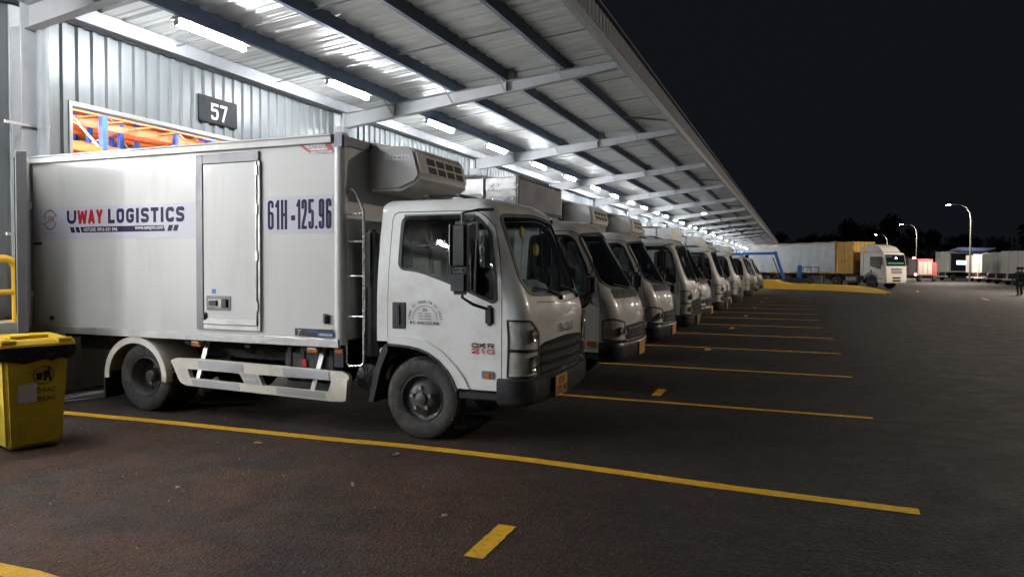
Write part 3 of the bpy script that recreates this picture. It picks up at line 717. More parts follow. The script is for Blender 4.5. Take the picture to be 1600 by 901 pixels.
CABB = Cab([(.40, 1.06), (.60, 1.085), (.85, 1.085), (1.02, 1.06), (1.18, 1.00), (1.30, .93), (1.42, .865), (2.06, .50), (2.3, .38)],
           [(.4, .855), (.9, .87), (1.2, .862), (1.5, .83), (2.06, .735), (2.3, .70)], .27, .07, -.445, 2.06, .13)
def cab_b(root, hero=False):
    C = CABB; pm = 'cab2'
    S = lambda pts: [C.side(*p) for p in pts]
    MIR = lambda uv: [C.mir(p) for p in uv][::-1]
    T = 2 * C.Lc + 2 * C.F
    arch = [(.38, .475), (.345, .56), (.292, .643), (.20, .73), (.099, .793), (0, .828), (-.098, .845), (-.22, .853), (-.326, .858)]
    seam = [(-.333, .885), (-.333, 1.98), (-.31, 2.03), (-.26, 2.052), (.30, 2.052), (.38, 2.03), (.46, 1.95), (.60, 1.70), (.70, 1.45), (.76, 1.22), (.775, 1.05), (.775, .62)]
    near = S(dens([(-.445, .885)] + seam, .05, False)); n0 = near[-1]; f0 = C.mir(n0)
    bot = [(u, .62) for u in np.linspace(n0[0], f0[0], 40)][1:-1]
    ru = [C.side(-.445, z) for z in np.linspace(.885, C.zt, 16)][1:]
    outer = near + bot + MIR(near) + [C.mir(p) for p in ru] + [(u, C.vtop) for u in np.linspace(T + 1.1, -1.1, 40)] + ru[::-1]
    ws = [C.fro(y, z) for y, z in dens(rnd([(-.755, 1.40), (-.66, 1.315), (0, 1.295), (.66, 1.315), (.755, 1.40), (.640, 2.00), (0, 2.045), (-.640, 2.00)], [.10, .12, 0, .12, .10, .08, 0, .08]), .05)]
    C.sheet('cab_shell', pm, root, outer, [ws], 0)
    ring = [C.pt(u, C.vtop) for u in np.linspace(-1.1, T + 1.1, 60)]
    rf = MB(); rf.add([(0.05, 0, ring[0].z + .03)] + ring, [(0, i + 1, i + 2) for i in range(59)] + [(0, 60, 1)]); rf.build('roof', pm, root, smooth=60)
    bp = MB(); L = [C.pt(C.side(-.445, 1.5)[0] - .8, v) for v in np.linspace(.885, C.vtop, 14)]
    bp.grid([[(p.x, p.y, p.z), (p.x, -p.y, p.z)] for p in L]); bp.build('back_panel', pm, root)
    C.sheet('windscreen', 'dglass', root, ws, (), -.006); C.ribbon('windscreen_seal', 'seal', root, ws, .036, .005)
    dp = [(-.327, .866), (-.327, 1.98), (-.305, 2.024), (-.26, 2.045), (.296, 2.045), (.374, 2.023), (.452, 1.943), (.592, 1.694), (.692, 1.445), (.752, 1.22), (.767, 1.05), (.767, .497), (.388, .497)]
    dpoly = S(dens(dp + arch, .05))
    wp = rnd([(-.215, 1.15), (-.215, 1.985), (.29, 1.985), (.375, 1.93), (.54, 1.62), (.635, 1.33), (.645, 1.17), (.56, 1.06), (.10, 1.06)], [.12, .08, .05, .06, .1, .08, .09, .1, .1])
    wpoly = S(dens(wp, .05))
    for sy in (-1, 1):
        g = (lambda q: q) if sy < 0 else MIR
        d = C.sheet('door', pm, root, g(dpoly), [g(wpoly)], .001)
        C.ribbon('window_seal', 'seal', d, g(wpoly), .034, .004); C.sheet('side_window', 'dglass', d, g(wpoly), (), -.005)
        C.ribbon('waist_crease', pm, d, g(S(dens([(-.32, .955), (.76, .955)], .06, False))), .018, .006, False)
        MB().box(-.27, -.13, sy * .855 if sy > 0 else -.878, sy * .878 if sy > 0 else -.855, .985, 1.045).build('door_handle', 'blackp', d, bev=.006)
        fl = S(dens([(.388, .500)] + arch[1:] + [(-.322, .925), (-.10, .935), (.06, .905), (.227, .815), (.36, .70), (.449, .595), (.500, .500)], .05))
        C.sheet('wheel_arch_flare', pm, d, g(fl), (), .012, .012)
        C.sheet('marker_lens', 'amber', d, g(S(dens(rnd([(.60, .585), (.71, .585), (.71, .64), (.60, .64)], .012), .04))), (), .014, .012)
        MB().box(.392, .76, sy * .60 if sy > 0 else -.86, sy * .86 if sy > 0 else -.60, .405, .480).build('step', 'blackp', root, bev=.012)
        up = MB(); y = sy * 1.02; up.box(.60, .76, y - .10, y + .10, 1.22, 1.50); m = up.build('mirror', 'blackp', root, bev=.05, seg=3)
        MB().tube([(.62, sy * .82, 1.60), (.70, sy * .98, 1.58), (.70, y, 1.40), (.68, sy * .98, 1.18), (.66, sy * .86, 1.12)], .013, 7).build('mirror_arm', 'blackp', m)
    # dark panel under the glass, lamps, grille, bumper
    cw = dens([(-.69, 1.18), (.69, 1.18), (.66, 1.29), (0, 1.275), (-.66, 1.29)], .06)
    C.sheet('cowl_panel', 'bumper', root, [C.fro(*p) for p in cw], (), .006, .008)
    gr = dens(rnd([(-.50, .645), (.50, .645), (.56, .83), (0, .85), (-.56, .83)], [.02, .02, .04, .1, .04]), .06)
    g = C.sheet('grille', 'bumper', root, [C.fro(*p) for p in gr], (), .008, .012)
    for z in (.69, .74, .79): C.ribbon('grille_bar', 'chrome' if z == .79 else 'bumper', g, [C.fro(y, z) for y in np.linspace(-.50, .50, 18)], .02, .02, False)
    for sy in (-1, 1):
        h = dens([C.side(.80, .66), C.side(.80, .90), C.fro(-.80, .925), C.fro(-.60, .875), C.fro(-.54, .64)], .04)
        if sy > 0: h = MIR(h)
        k = C.sheet('headlight', 'lampback', root, h, (), .006, .01)
        for yy, rr in ((-.72, .06), (-.60, .05)):
            u = C.fro(sy * abs(yy), .77); p = C.at(*u, .012); MB().lathe([(0, .002), (rr * .6, .006), (rr, .018)], p, 'x', 14).build('reflector', 'chrome', k)
        C.sheet('lens', 'lens', k, h, (), .032, .028); C.ribbon('lamp_seal', 'seal', k, h, .014, .012)
    rows = []; u0 = C.side(.76, .55)[0]
    for u in np.linspace(u0, T - u0, 44):
        rows.append([C.at(u, .55, d) + Vector((0, 0, z - .55)) for d, z in ((-.03, .635), (.022, .632), (.04, .61), (.045, .55), (.042, .47), (.03, .41), (.0, .375), (-.03, .372))])
    b = MB().grid(rows); b.add(rows[0], [tuple(range(8))]); b.add(rows[-1], [tuple(range(8))[::-1]]); b.build('bumper', 'bumper', root, smooth=45)
    MB().box(1.125, 1.133, -.20, .14, .42, .595).build('number_plate', 'plate', root, bev=.003)
    wz = MB()
    for y0, y1 in ((-.56, -.02), (.05, .58)):
        wz.tube([C.at(*C.fro(y1 + (y0 - y1) * k / 5, 1.285 + .07 * k / 5), .02) for k in range(6)], .009, 6)
    wz.build('wipers', 'blackp', root)
    interior(root, 'B')
    MB().box(-.62, -.46, -.50, .50, .80, 1.55).build('air_intake_and_rear_pack', 'under', root, bev=.03)

X0, X1, BW, BZ0, BZ1 = -5.056, -.800, .94, .81, 2.80
def reefer(root, yc=0.0, z0=2.33, words=True):
    c = MB(); w = .54
    prof = [(X1, z0 - .02), (X1 + .36, z0 - .02), (X1 + .54, z0 + .05), (X1 + .59, z0 + .12), (X1 + .525, z0 + .37), (X1 + .47, z0 + .405), (X1 + .15, z0 + .425), (X1, z0 + .42)]
    c.prism(prof, 'y', yc - w, yc + w)
    u = c.build('refrigeration_unit', 'reefer', root, bev=.03, seg=3)
    a = Vector((X1 + .59, 0, z0 + .12)); b = Vector((X1 + .525, 0, z0 + .37)); d = (b - a); n = Vector((d.z, 0, -d.x)).normalized()
    def P(y, t, off): p = a + d * t + n * off; return (p.x, yc + y, p.z)
    for r_, (t0, t1) in enumerate(((.16, .42), (.50, .76))):
        for k in range(4):
            y0 = -.34 + k * .205; y1 = y0 + .165
            m = MB(); m.add([P(y0, t0, .0035), P(y1, t0, .0035), P(y1, t1, .0035), P(y0, t1, .0035), P(y0, t0, -.02), P(y1, t0, -.02), P(y1, t1, -.02), P(y0, t1, -.02)], [(0, 1, 2, 3), (0, 4, 5, 1), (1, 5, 6, 2), (2, 6, 7, 3), (3, 7, 4, 0)])
            gq = m.build('fan_grille', 'blackp', u)
    MB().prism([(X1 + .0, z0 + .43), (X1 + .25, z0 + .425), (X1 + .05, z0 + .47), (X1, z0 + .47)], 'y', yc - .5, yc + .5).build('top_cover', 'reefer', u, bev=.01)
    return u, P

def cargo_box(root, kind):
    if kind in ('white', 'whitefar'):
        b = MB().box(X0, X1, -BW, BW, BZ0 + .06, BZ1 - .06).build('cargo_box', 'panel' if kind == 'white' else 'panel2', root, bev=.004)
        t = MB()
        for sy in (-1, 1):
            t.box(X0, X1 - .10, sy * (BW + .012) - .022, sy * (BW + .012) + .022, BZ1 - .075, BZ1); t.box(X0, X1 - .1, sy * BW - .045, sy * BW + .045, BZ1 - .012, BZ1 + .008)
        t.build('top_rail', 'panel', b, bev=.006)
        l = MB()
        for sy in (-1, 1):
            l.box(X0, X1 - .03, sy * (BW + .008) - .020, sy * (BW + .008) + .020, BZ0 + .035, BZ0 + .075); l.box(X0, X1 - .03, sy * (BW + .002) - .022, sy * (BW + .002) + .022, BZ0 - .005, BZ0 + .032); l.box(X0, X1 - .03, sy * (BW + .02) - .006, sy * (BW + .02) + .006, BZ0 + .012, BZ0 + .05)
        l.build('bottom_rail', 'alu', b, bev=.004)
        f = MB(); f.box(X1 - .005, X1 + .02, -BW + .08, BW - .08, BZ1 - .10, BZ1 - .005); f.build('front_top_rail', 'fascia', b, bev=.008)
        for sy in (-1, 1):
            c = MB(); c.lathe([(.0, 0), (.062, 0), (.062, 1.88), (.0, 1.88)], (X1 - .045, sy * (BW - .045), BZ0 + .02), 'z', 20); c.build('corner_post', 'panel', b, smooth=40)
            k = MB(); k.box(X1 - .10, X1 + .030, sy * (BW + .018) - .11 if sy > 0 else -BW - .018, sy * (BW + .018) if sy > 0 else -BW + .092, BZ1 - .135, BZ1 + .022); k.build('corner_cap', 'fascia', b, bev=.022, seg=2)
        MB().box(X0 - .012, X0 + .03, -BW - .012, BW + .012, BZ0, BZ1).build('rear_frame', 'alugrey', b, bev=.006)
    else:
        h = 2.76 if kind == 'silver' else 2.62
        b = MB().box(X0, X1 - .04, -BW + .02, BW - .02, BZ0, h).build('cargo_box', 'foil' if kind == 'wrapped' else 'alu', root, bev=.01)
        if kind == 'silver':
            for k in range(9):
                z = 1.0 + k * .175
                r_ = MB()
                for sy in (-1, 1): r_.add([(x, sy * (BW - .02 + o_), zz) for x in (X0 + .01, X1 - .05) for zz, o_ in ((z, 0), (z + .03, .02), (z + .12, .02), (z + .15, 0))], [(0, 1, 5, 4), (1, 2, 6, 5), (2, 3, 7, 6), (0, 3, 2, 1), (4, 5, 6, 7)])
                r_.build('side_rib', 'alu', b, smooth=0)
            MB().box(X1 - .045, X1 - .01, -BW + .05, BW - .05, BZ0 + .3, h - .03).build('front_wall', 'fascia', b, bev=.01)
            t = MB()
            for sy in (-1, 1): t.tube([(X0, sy * (BW - .02), h + .02), (X1 - .05, sy * (BW - .02), h + .02)], .03, 8)
            for sy in (-1, 1): t.tube([(X1 - .03, sy * (BW - .03), BZ0), (X1 - .03, sy * (BW - .03), h + .03)], .025, 8)
            t.tube([(X1 - .03, -BW + .03, h + .02), (X1 - .03, BW - .03, h + .02)], .028, 8)
            t.build('frame_tubes', 'foil', b)
            at = MB().box(X1 - .03, -.36, -BW + .04, BW - .04, 2.34, h).build('attic_box', 'alu', b, bev=.012)
            MB().box(-.362, -.335, -BW + .07, BW - .07, 2.36, h - .03).build('attic_front', 'fascia', at, bev=.006)
            at2 = MB()
            for sy in (-1, 1):
                at2.tube([(-.36, sy * (BW - .04), 2.33), (-.36, sy * (BW - .04), h + .01)], .022, 8)
                for k in range(2): at2.box(X1, -.37, sy * (BW - .03) - .012, sy * (BW - .03) + .012, 2.42 + k * .17, 2.51 + k * .17)
            at2.tube([(-.36, -BW + .04, h), (-.36, BW - .04, h)], .022, 8); at2.build('attic_edges', 'foil', at)
        else:
            MB().box(X1 - .05, X1 - .015, -BW + .03, BW - .03, BZ0 + .3, h + .03).build('front_wall', 'foil', b, bev=.02)
            t = MB(); 
            for k in range(4): t.tube([(X1 - .1 - k * .6, -BW + .04, h), (X1 - .1 - k * .6, 0, h + .10), (X1 - .1 - k * .6, BW - .04, h)], .02, 6)
            t.build('roof_bows', 'galv', b)
    return b
# ------------------------------------------------------------------ ground and painted lines
gr = MB(); gr.add([(-400, -300, 0), (400, -300, 0), (400, 900, 0), (-400, 900, 0)], [(0, 1, 2, 3)])
ground = tag(gr.build('ground', 'asphalt', smooth=0), kind='structure')
def strip(name, pts, w, material='lotyellow', z=.004):
    L = [Vector((p[0], p[1], 0)) for p in pts]; rows = []
    if len(L) < 12:
        L = [L[i].lerp(L[i + 1], j / 40) for i in range(len(L) - 1) for j in range(40)] + [L[-1]]
    rn_ = random.Random(len(pts) * 31 + int(pts[0][1] * 100)); w0 = w
    for i, p in enumerate(L):
        w = w0 * (1 + rn_.uniform(-.07, .07))
        d = L[min(i + 1, len(L) - 1)] - L[max(i - 1, 0)]; n = Vector((-d.y, d.x, 0)).normalized() * w / 2
        rows.append([(p.x - n.x, p.y - n.y, z), (p.x + n.x, p.y + n.y, z)])
    return MB().grid(rows).build(name, material, ground, smooth=0)
WALLX = -8.5; PITCH = 3.12; Y0 = 5.30
def curve_pts(pts, n=8):
    fx = pchip([(p[0], p[1]) for p in pts]); a, b = pts[0][0], pts[-1][0]
    return [(x, fx(x)) for x in np.linspace(a, b, 160)]
strip('parking_line', curve_pts([(-8.3, 5.27), (-7.23, 5.33), (-5.8, 5.40), (-4.0, 5.44), (-3.05, 5.485), (-2.17, 5.475), (-1.35, 5.415), (-.61, 5.34), (.03, 5.30), (.75, 5.265)]), .128)
strip('parking_line', [(-8.3, 2.30), (-3.6, 2.44), (.75, 2.2)], .115)
for k in range(1, 17): strip('parking_line', [(-8.3, Y0 + k * PITCH + .04), (-4, Y0 + k * PITCH + .06), (.75 if k < 5 else .62, Y0 + k * PITCH)], .11)
for k in range(8): strip('lane_dash', [(-1.61, 3.50 + k * 5.36), (-1.62, 4.02 + k * 5.36)], .115)
strip('edge_line', [(-7.93, 5.60), (-7.62, 6.45)], .07, 'lotwhite')
for k, (x, y, l) in enumerate(((24.5, 30, 3), (20.5, 44, 3), (17.5, 58, 2.5))): strip('lane_dash', [(x * .45, y), (x * .45 + .3, y + l)], .14, 'lotyellow')

# ------------------------------------------------------------------ warehouse front
FR = [5.71 + 6.24 * k for k in range(-5, 20)]
YA, YB = FR[0] - 1.2, FR[-1] + 1.3
wh = tag(empty('warehouse', (WALLX, 5.71, 0)), 'corrugated silver warehouse wall with loading docks beside the trucks', 'warehouse')
def wbox(name, material, b, bev=0, par=wh):
    b = (b[0] - WALLX, b[1] - WALLX, b[2] - 5.71, b[3] - 5.71, b[4], b[5]); return MB().box(*b).build(name, material, par, bev=bev)
wbox('dock_plinth', 'concrete', (WALLX - .3, WALLX + .02, YA, YB, 0, .95))
wbox('floor_slab', 'concrete', (-34, WALLX - .3, YA, 46, .80, .945))
wbox('back_wall', 'clad', (-34.2, -34, YA, 46, .9, 10))
wbox('end_wall', 'clad', (-34, WALLX - .3, 46, 46.2, .9, 10))
wbox('end_wall', 'clad', (-34, WALLX - .3, YA - .2, YA, .9, 10))
wbox('inner_roof', 'sheet', (-34, WALLX - .1, YA, 46, 10, 10.1))
wbox('upper_wall', 'clad', (WALLX - .14, WALLX - .08, YA, YB, 4.72, 10.05))
def clad_panel(z0, z1):
    m = MB(); prof = []
    for k in range(5):
        y = k * .208; prof += [(y, 0), (y + .098, 0), (y + .118, .034), (y + .188, .034)]
    prof.append((1.04, 0)); n = len(prof); vs = [(o, y, z) for z in (z0, z1) for y, o in prof]
    m.add(vs, [(i, i + 1, i + 1 + n, i + n) for i in range(n - 1)]); return m
full = clad_panel(.95, 4.66); upper = clad_panel(3.62, 4.66); pf = pu = None
for fi, f in enumerate(FR):
    for j in range(6):
        y = f + .65 + 1.04 * j - 5.71
        if y + 5.71 + 1.04 > YB + .1: continue
        wide = fi in (3, 4)
        if wide and j < 5: continue
        src = pu if j < 3 else pf
        if src is None:
            o = (upper if j < 3 else full).build('wall_panel', 'clad', wh, smooth=0)
            if j < 3: pu = o
            else: pf = o
        else: o = src.copy(); COL.objects.link(o); o.parent = wh
        o.location = (0, y, 0)
    d0, d1 = f + .65, f + .65 + (5.2 if fi in (3, 4) else 3.12)
    if d1 > YB: continue
    t = MB()
    for y in (d0, d1): t.box(-.10, .05, y - 5.71 - .025, y - 5.71 + .025, .95, 3.62)
    hz = 4.30 if fi in (3, 4) else 3.56
    t.box(-.10, .052, d0 - 5.71 - .025, d1 - 5.71 + .025, hz, hz + .06)
    if fi in (3, 4): t.box(-.04, .03, d0 - 5.71, d1 - 5.71, hz + .05, 4.66)
    t.build('door_frame', 'galv', wh, bev=.004)
    if fi not in (3, 4, 5):
        dr = MB()
        for k in range(13): dr.prism([(-.12, .95 + k * .2), (-.06, .955 + k * .2), (-.045, 1.05 + k * .2), (-.06, 1.145 + k * .2), (-.12, 1.149 + k * .2)], 'y', d0 - 5.71, d1 - 5.71)
        dr.build('shutter_door', 'alu', wh, smooth=0)
    for y in (d0 + .35, d1 - .35): MB().box(.02, .12, y - 5.71 - .12, y - 5.71 + .12, .50, .92).build('dock_bumper', 'blackp', wh, bev=.02)
for f in FR:
    y = f - 5.71; c = MB()
    c.box(.04, .23, y - .075, y + .075, 0, 4.30); c.box(.225, .245, y - .10, y + .10, 0, 4.56); c.box(.035, .05, y - .10, y + .10, 0, 4.56); c.build('column', 'rafter', wh, bev=.004)
    if f < 60:
        p = MB(); p.cyl((.32, y + .10, 0), (.32, y + .10, 4.6), .062, 18); dpp = p.build('downpipe', 'pipe', wh)
        q = MB()
        for z in (1.9, 3.15): q.cyl((.32, y + .10, z), (.32, y + .10, z + .05), .069, 18); q.bar((.26, y - .30, z + .02), (.26, y + .16, z + .02), .02, .03)
        q.build('pipe_clamp', 'galv', dpp)
# trim along the head of the wall
tr = MB(); L0, L1 = YA - 5.71, YB - 5.71
tr.box(.06, .25, L0, L1, 4.66, 4.70); tr.box(.20, .25, L0, L1, 4.70, 4.86); tr.box(-.02, .05, L0, L1, 4.58, 4.668); tr.build('wall_head_trim', 'rafter', wh, bev=.004)
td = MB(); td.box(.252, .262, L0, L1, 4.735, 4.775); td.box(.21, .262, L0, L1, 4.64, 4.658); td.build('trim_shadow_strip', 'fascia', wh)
cd = MB(); cd.cyl((.285, L0, 4.70), (.285, L1, 4.70), .018, 8); cd.build('conduit', 'purlin', wh)
# ledge, guard hoop
wbox('dock_ledge', 'concrete', (WALLX + .03, -8.04, 2.6, 5.52, 0, .94), .01)
hp = tag(empty('guard_hoop', (-8.20, 5.12, .94)), 'yellow tubular guard hoop on the dock ledge at the left edge', 'guard rail')
def hoop_path(w, h, r): return [(0, -w, 0), (0, -w, h - r)] + [(0, -w + r - r * math.cos(t), h - r + r * math.sin(t)) for t in np.linspace(.2, 1.57, 6)] + [(0, w - r + r * math.sin(t), h - r + r * math.cos(t)) for t in np.linspace(0, 1.4, 6)] + [(0, w, h - r), (0, w, 0)]
MB().tube(hoop_path(.36, .70, .13), .042, 12).build('hoop', 'yellowsteel', hp)
MB().cyl((0, -.34, .33), (0, .34, .33), .03, 10).build('cross_bar', 'yellowsteel', hp)
bpz = MB()
for y in (-.36, .36): bpz.box(-.08, .08, y - .08, y + .08, 0, .012)
bpz.build('base_plate', 'yellowsteel', hp)
# dock number
sg = tag(empty('dock_number_sign', (WALLX + .045, 8.41, 3.77)), 'dark grey dock sign with white number 57 on the corrugated wall', 'sign')
MB().box(0, .018, 0, .80, 0, .40).build('board', 'signgrey', sg, bev=.003)
block_text('number', '57', 'white', sg, (.0205, .24, .055), (0, 1, 0), (0, 0, 1), .34, .255, .17, nrm=(1, 0, 0))

# ------------------------------------------------------------------ pallet racking seen through the open dock
def rack(x, y0, nb, lab):
    r = tag(empty('pallet_rack', (x, y0, .945)), lab, 'pallet rack', 'pallet racks inside the warehouse')
    up = bm_ = br = None
    for k in range(nb + 1):
        for dx in (0, -1.0):
            o = MB().box(dx - .05, dx + .05, -.05, .05, 0, 7.4).build('upright', 'rackblue', r) if up is None else up.copy()
            if up is not None: COL.objects.link(o); o.parent = r; o.location = (dx, k * 2.5, 0)
            else: up = o
            if up is o and dx: pass
        b = MB() if br is None else None
        if br is None:
            for i in range(6): z = .3 + i * 1.15; b.bar((0, 0, z), (-1.0, 0, z + .9), .03, .03); b.bar((-1.0, 0, z + .9), (0, 0, z + 1.12), .03, .03)
            br = b.build('bracing', 'galv', r)
        else: c = br.copy(); COL.objects.link(c); c.parent = r; c.location = (0, k * 2.5, 0)
    beam = pal = None
    for k in range(nb):
        for z in (2.55, 3.2, 3.75, 4.3, 4.9, 5.5, 6.2, 6.9):
            for dx in (.03, -1.03):
                if beam is None: beam = o = MB().box(-.02, .02, .05, 2.45, 0, .12).build('beam', 'rackorange', r, bev=.004)
                else: o = beam.copy(); COL.objects.link(o); o.parent = r
                o.location = (dx, k * 2.5, z)
            if (k + int(z * 3)) % 2 == 0:
                if pal is None:
                    m = MB()
                    for i in range(4): m.box(-1.0, 0, .3 + i * .6, .42 + i * .6, .125, .15)
                    pal = o = m.build('cross_bars', 'rackyellow', r)
                else: o = pal.copy(); COL.objects.link(o); o.parent = r
                o.location = (0, k * 2.5, z)
    return r
rack(-11.3, 6.6, 5, 'nearest blue and orange pallet rack seen through the open dock above the truck')
rack(-14.6, 7.2, 6, 'second row of orange pallet racking deeper inside the open dock')
rack(-17.9, 8.0, 7, 'third row of orange pallet racking far inside the open dock')
rack(-21.2, 8.6, 8, 'fourth row of orange pallet racking far inside the open dock')
rack(-24.6, 9.5, 9, 'deepest row of orange pallet racking inside the open dock')
def tube_lamp(x, y, z, label, group, material='ledtube', ln=1.2):
    t = tag(empty('tube_light', (x, y, z)), label, 'tube light', group)
    MB().prism([(-.095, .040), (.095, .040), (.10, .047), (.04, .078), (-.04, .078), (-.10, .047)], 'y', -ln / 2, ln / 2).build('housing', 'lampbody', t, bev=.006)
    d = MB(); pr = [(.038 * math.cos(a), .0 + .034 * math.sin(a)) for a in [2 * math.pi * k / 8 + .39 for k in range(8)]]
    d.prism(pr, 'y', -ln / 2 + .03, ln / 2 - .03); d.build('diffuser', material, t)
    e = MB()
    for sy in (-1, 1): e.box(-.040, .040, sy * (ln / 2 - .022) - .010, sy * (ln / 2 - .022) + .010, -.036, .04)
    e.build('end_caps', 'lampbody', t, bev=.01)
    return t
for i, (x, y) in enumerate(((-12.9, 9), (-12.9, 14), (-16.2, 11), (-16.2, 17), (-9.6, 8.2), (-9.6, 12.5))):
    tube_lamp(x, y, 9.2 if x < -10 else 5.2, f'{ordinal(i + 1)} lit tube light under the warehouse roof, above the racking inside', 'lights inside the warehouse', 'ledrack', 2.4)

hn = 0
for x in (-11.5, -15.5, -20.5, -27):
    for y in ((-10, -6, -2, 1.8) if x > -25 else (-15, -11, -7, -3)):
        hn += 1; h = tag(empty('high_bay_lamp', (x, y, 6.6)), f'{ordinal(hn)} round high bay lamp over the dock floor inside the warehouse', 'high bay lamp', 'high bay lamps inside the warehouse')
        MB().lathe([(.0, .16), (.10, .15), (.26, .0), (.27, -.01)], (0, 0, 0), 'z', 16).build('reflector_dish', 'lampbody', h)
        MB().lathe([(0, -.02), (.18, -.02), (.18, -.24), (0, -.26)], (0, 0, 0), 'z', 10).build('lamp_face', 'ledfar' if x > -17 else 'leddeep' if x > -25 else 'ledend', h)
        MB().cyl((0, 0, .15), (0, 0, 3.4), .012, 6).build('hanger', 'galv', h)
# ------------------------------------------------------------------ canopy
XE = -2.86
def rt(x): return 4.548 + (x + 8.27) * .0925
can = tag(empty('loading_canopy', (WALLX, 5.71, 0)), 'long sloping steel canopy with corrugated roof over the row of trucks', 'canopy')
def cl(x, y, z): return (x - WALLX, y - 5.71, z)
PX = [-8.22, -7.14, -5.90, -4.86, -3.80]
sh = None
nS = int((YB - YA) / 1.04)
for k in range(nS):
    if sh is None:
        prof = []
        for i in range(3):
            y = i * .3467; prof += [(y, 0), (y + .105, 0), (y + .125, .012), (y + .165, .012), (y + .185, 0), (y + .255, 0), (y + .280, .036), (y + .322, .036)]
        prof.append((1.04, 0)); n = len(prof); vs = []
        for x in (-8.72, XE): vs += [(x - WALLX, y, rt(x) + .185 + o_) for y, o_ in prof]
        sh = o = MB().add(vs, [(i, i + 1, i + 1 + n, i + n) for i in range(n - 1)]).build('roof_sheet', 'sheet', can, smooth=0)
    else: o = sh.copy(); COL.objects.link(o); o.parent = can
    o.location = (0, YA + k * 1.04 - 5.71, 0)
# purlins (C section) one length per bay
for x in PX:
    z = rt(x); src = None
    for i in range(len(FR) - 1):
        if src is None:
            m = MB(); yl = 6.232
            prof = [(x - .035, z), (x + .035, z), (x + .035, z + .022), (x + .029, z + .022), (x + .029, z + .006), (x - .029, z + .006), (x - .029, z + .174), (x + .029, z + .174), (x + .029, z + .158), (x + .035, z + .158), (x + .035, z + .18), (x - .035, z + .18)]
            # web on the outer side so that the camera sees a plain face
            prof = [(2 * x - a, b) for a, b in prof]
            m.prism([(a - WALLX, b) for a, b in prof], 'y', 0, yl); src = o = m.build('purlin', 'strap' if x < -8 else 'purlin', can, smooth=0)
        else: o = src.copy(); COL.objects.link(o); o.parent = can
        o.location = (0, FR[i] + .004 - 5.71, 0)
    e0 = src.copy(); COL.objects.link(e0); e0.parent = can; e0.location = (0, FR[0] - 6.236 - 5.71 + 5.0, 0); bpy.data.objects.remove(e0)
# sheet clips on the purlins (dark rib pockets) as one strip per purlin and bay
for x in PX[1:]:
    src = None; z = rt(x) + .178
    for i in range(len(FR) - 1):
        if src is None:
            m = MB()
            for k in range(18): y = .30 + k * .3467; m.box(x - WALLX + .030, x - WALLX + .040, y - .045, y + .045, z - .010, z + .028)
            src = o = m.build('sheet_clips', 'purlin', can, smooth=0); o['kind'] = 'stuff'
        else: o = src.copy(); COL.objects.link(o); o.parent = can
        o.location = (0, FR[i] - 5.71, 0)
# bridging straps between purlins
XS = PX + [XE - .03]
for a in range(1, len(XS)):
    x0, x1 = XS[a - 1] + .04, XS[a] - .04; src = None
    for i in range(len(FR) - 1):
        for t in ((2.05, 4.15) if a < 5 else (1.4, 3.1, 4.8)):
            if src is None: src = o = MB().bar((x0 - WALLX, 0, rt(x0) + .10), (x1 - WALLX, 0, rt(x1) + .10), .045, .006).build('bridging_strap', 'strap', can, smooth=0)
            else: o = src.copy(); COL.objects.link(o); o.parent = can
            o.location = (0, FR[i] + t - 5.71, 0)
# rafters: tapered I sections with stiffeners, cleats and fly braces
rsrc = None; rch = []
for i, f in enumerate(FR):
    if rsrc is None:
        m = MB(); xi, xo = -8.25, XE - .02; di, do = .275, .135
        A = [(xi - WALLX, rt(xi) - di), (xo - WALLX, rt(xo) - do), (xo - WALLX, rt(xo) - .008), (xi - WALLX, rt(xi) - .008)]
        m.prism(A, 'y', -.004, .004)
        m.prism([(xi - WALLX, rt(xi) - .008), (xo - WALLX, rt(xo) - .008), (xo - WALLX, rt(xo)), (xi - WALLX, rt(xi))], 'y', -.065, .065)
        m.prism([(xi - WALLX, rt(xi) - di - .010), (xo - WALLX, rt(xo) - do - .010), (xo - WALLX, rt(xo) - do), (xi - WALLX, rt(xi) - di)], 'y', -.065, .065)
        rsrc = o = m.build('rafter', 'rafter', can, smooth=0)
        s = MB()
        for x in (-7.14, -4.86):
            d = di + (do - di) * (x - xi) / (xo - xi); s.box(x - WALLX - .004, x - WALLX + .004, -.06, .06, rt(x) - d, rt(x) - .008)
        s.build('stiffener', 'rafter', o, smooth=0)
        s = MB(); s.box(-4.95 - WALLX, -4.70 - WALLX, -.07, .07, rt(-4.8) + .003, rt(-4.8) + .165); s.build('purlin_cleat', 'rafter', o, bev=.004)
        s = MB()
        for x in PX[1:]:
            d = di + (do - di) * (x - xi) / (xo - xi)
            for sy in (-1, 1): s.bar((x - WALLX - .05, sy * .36, rt(x) + .02), (x - WALLX - .02, sy * .045, rt(x) - d + .02), .03, .006)
        s.build('fly_braces', 'rafter', o, smooth=0)
    else:
        o = rsrc.copy(); COL.objects.link(o); o.parent = can
        for ch in kids(rsrc): c = ch.copy(); COL.objects.link(c); c.parent = o
    o.location = (0, f - 5.71, 0)
# cross ties near the edge
for i in range(len(FR) - 1):
    if i % 2 == 0: MB().bar(cl(PX[4] + .03, FR[i] + 4.4, rt(PX[4]) + .06), cl(XE - .03, FR[i] + 5.6, rt(XE) + .06), .05, .04).build('edge_tie', 'strap', can)
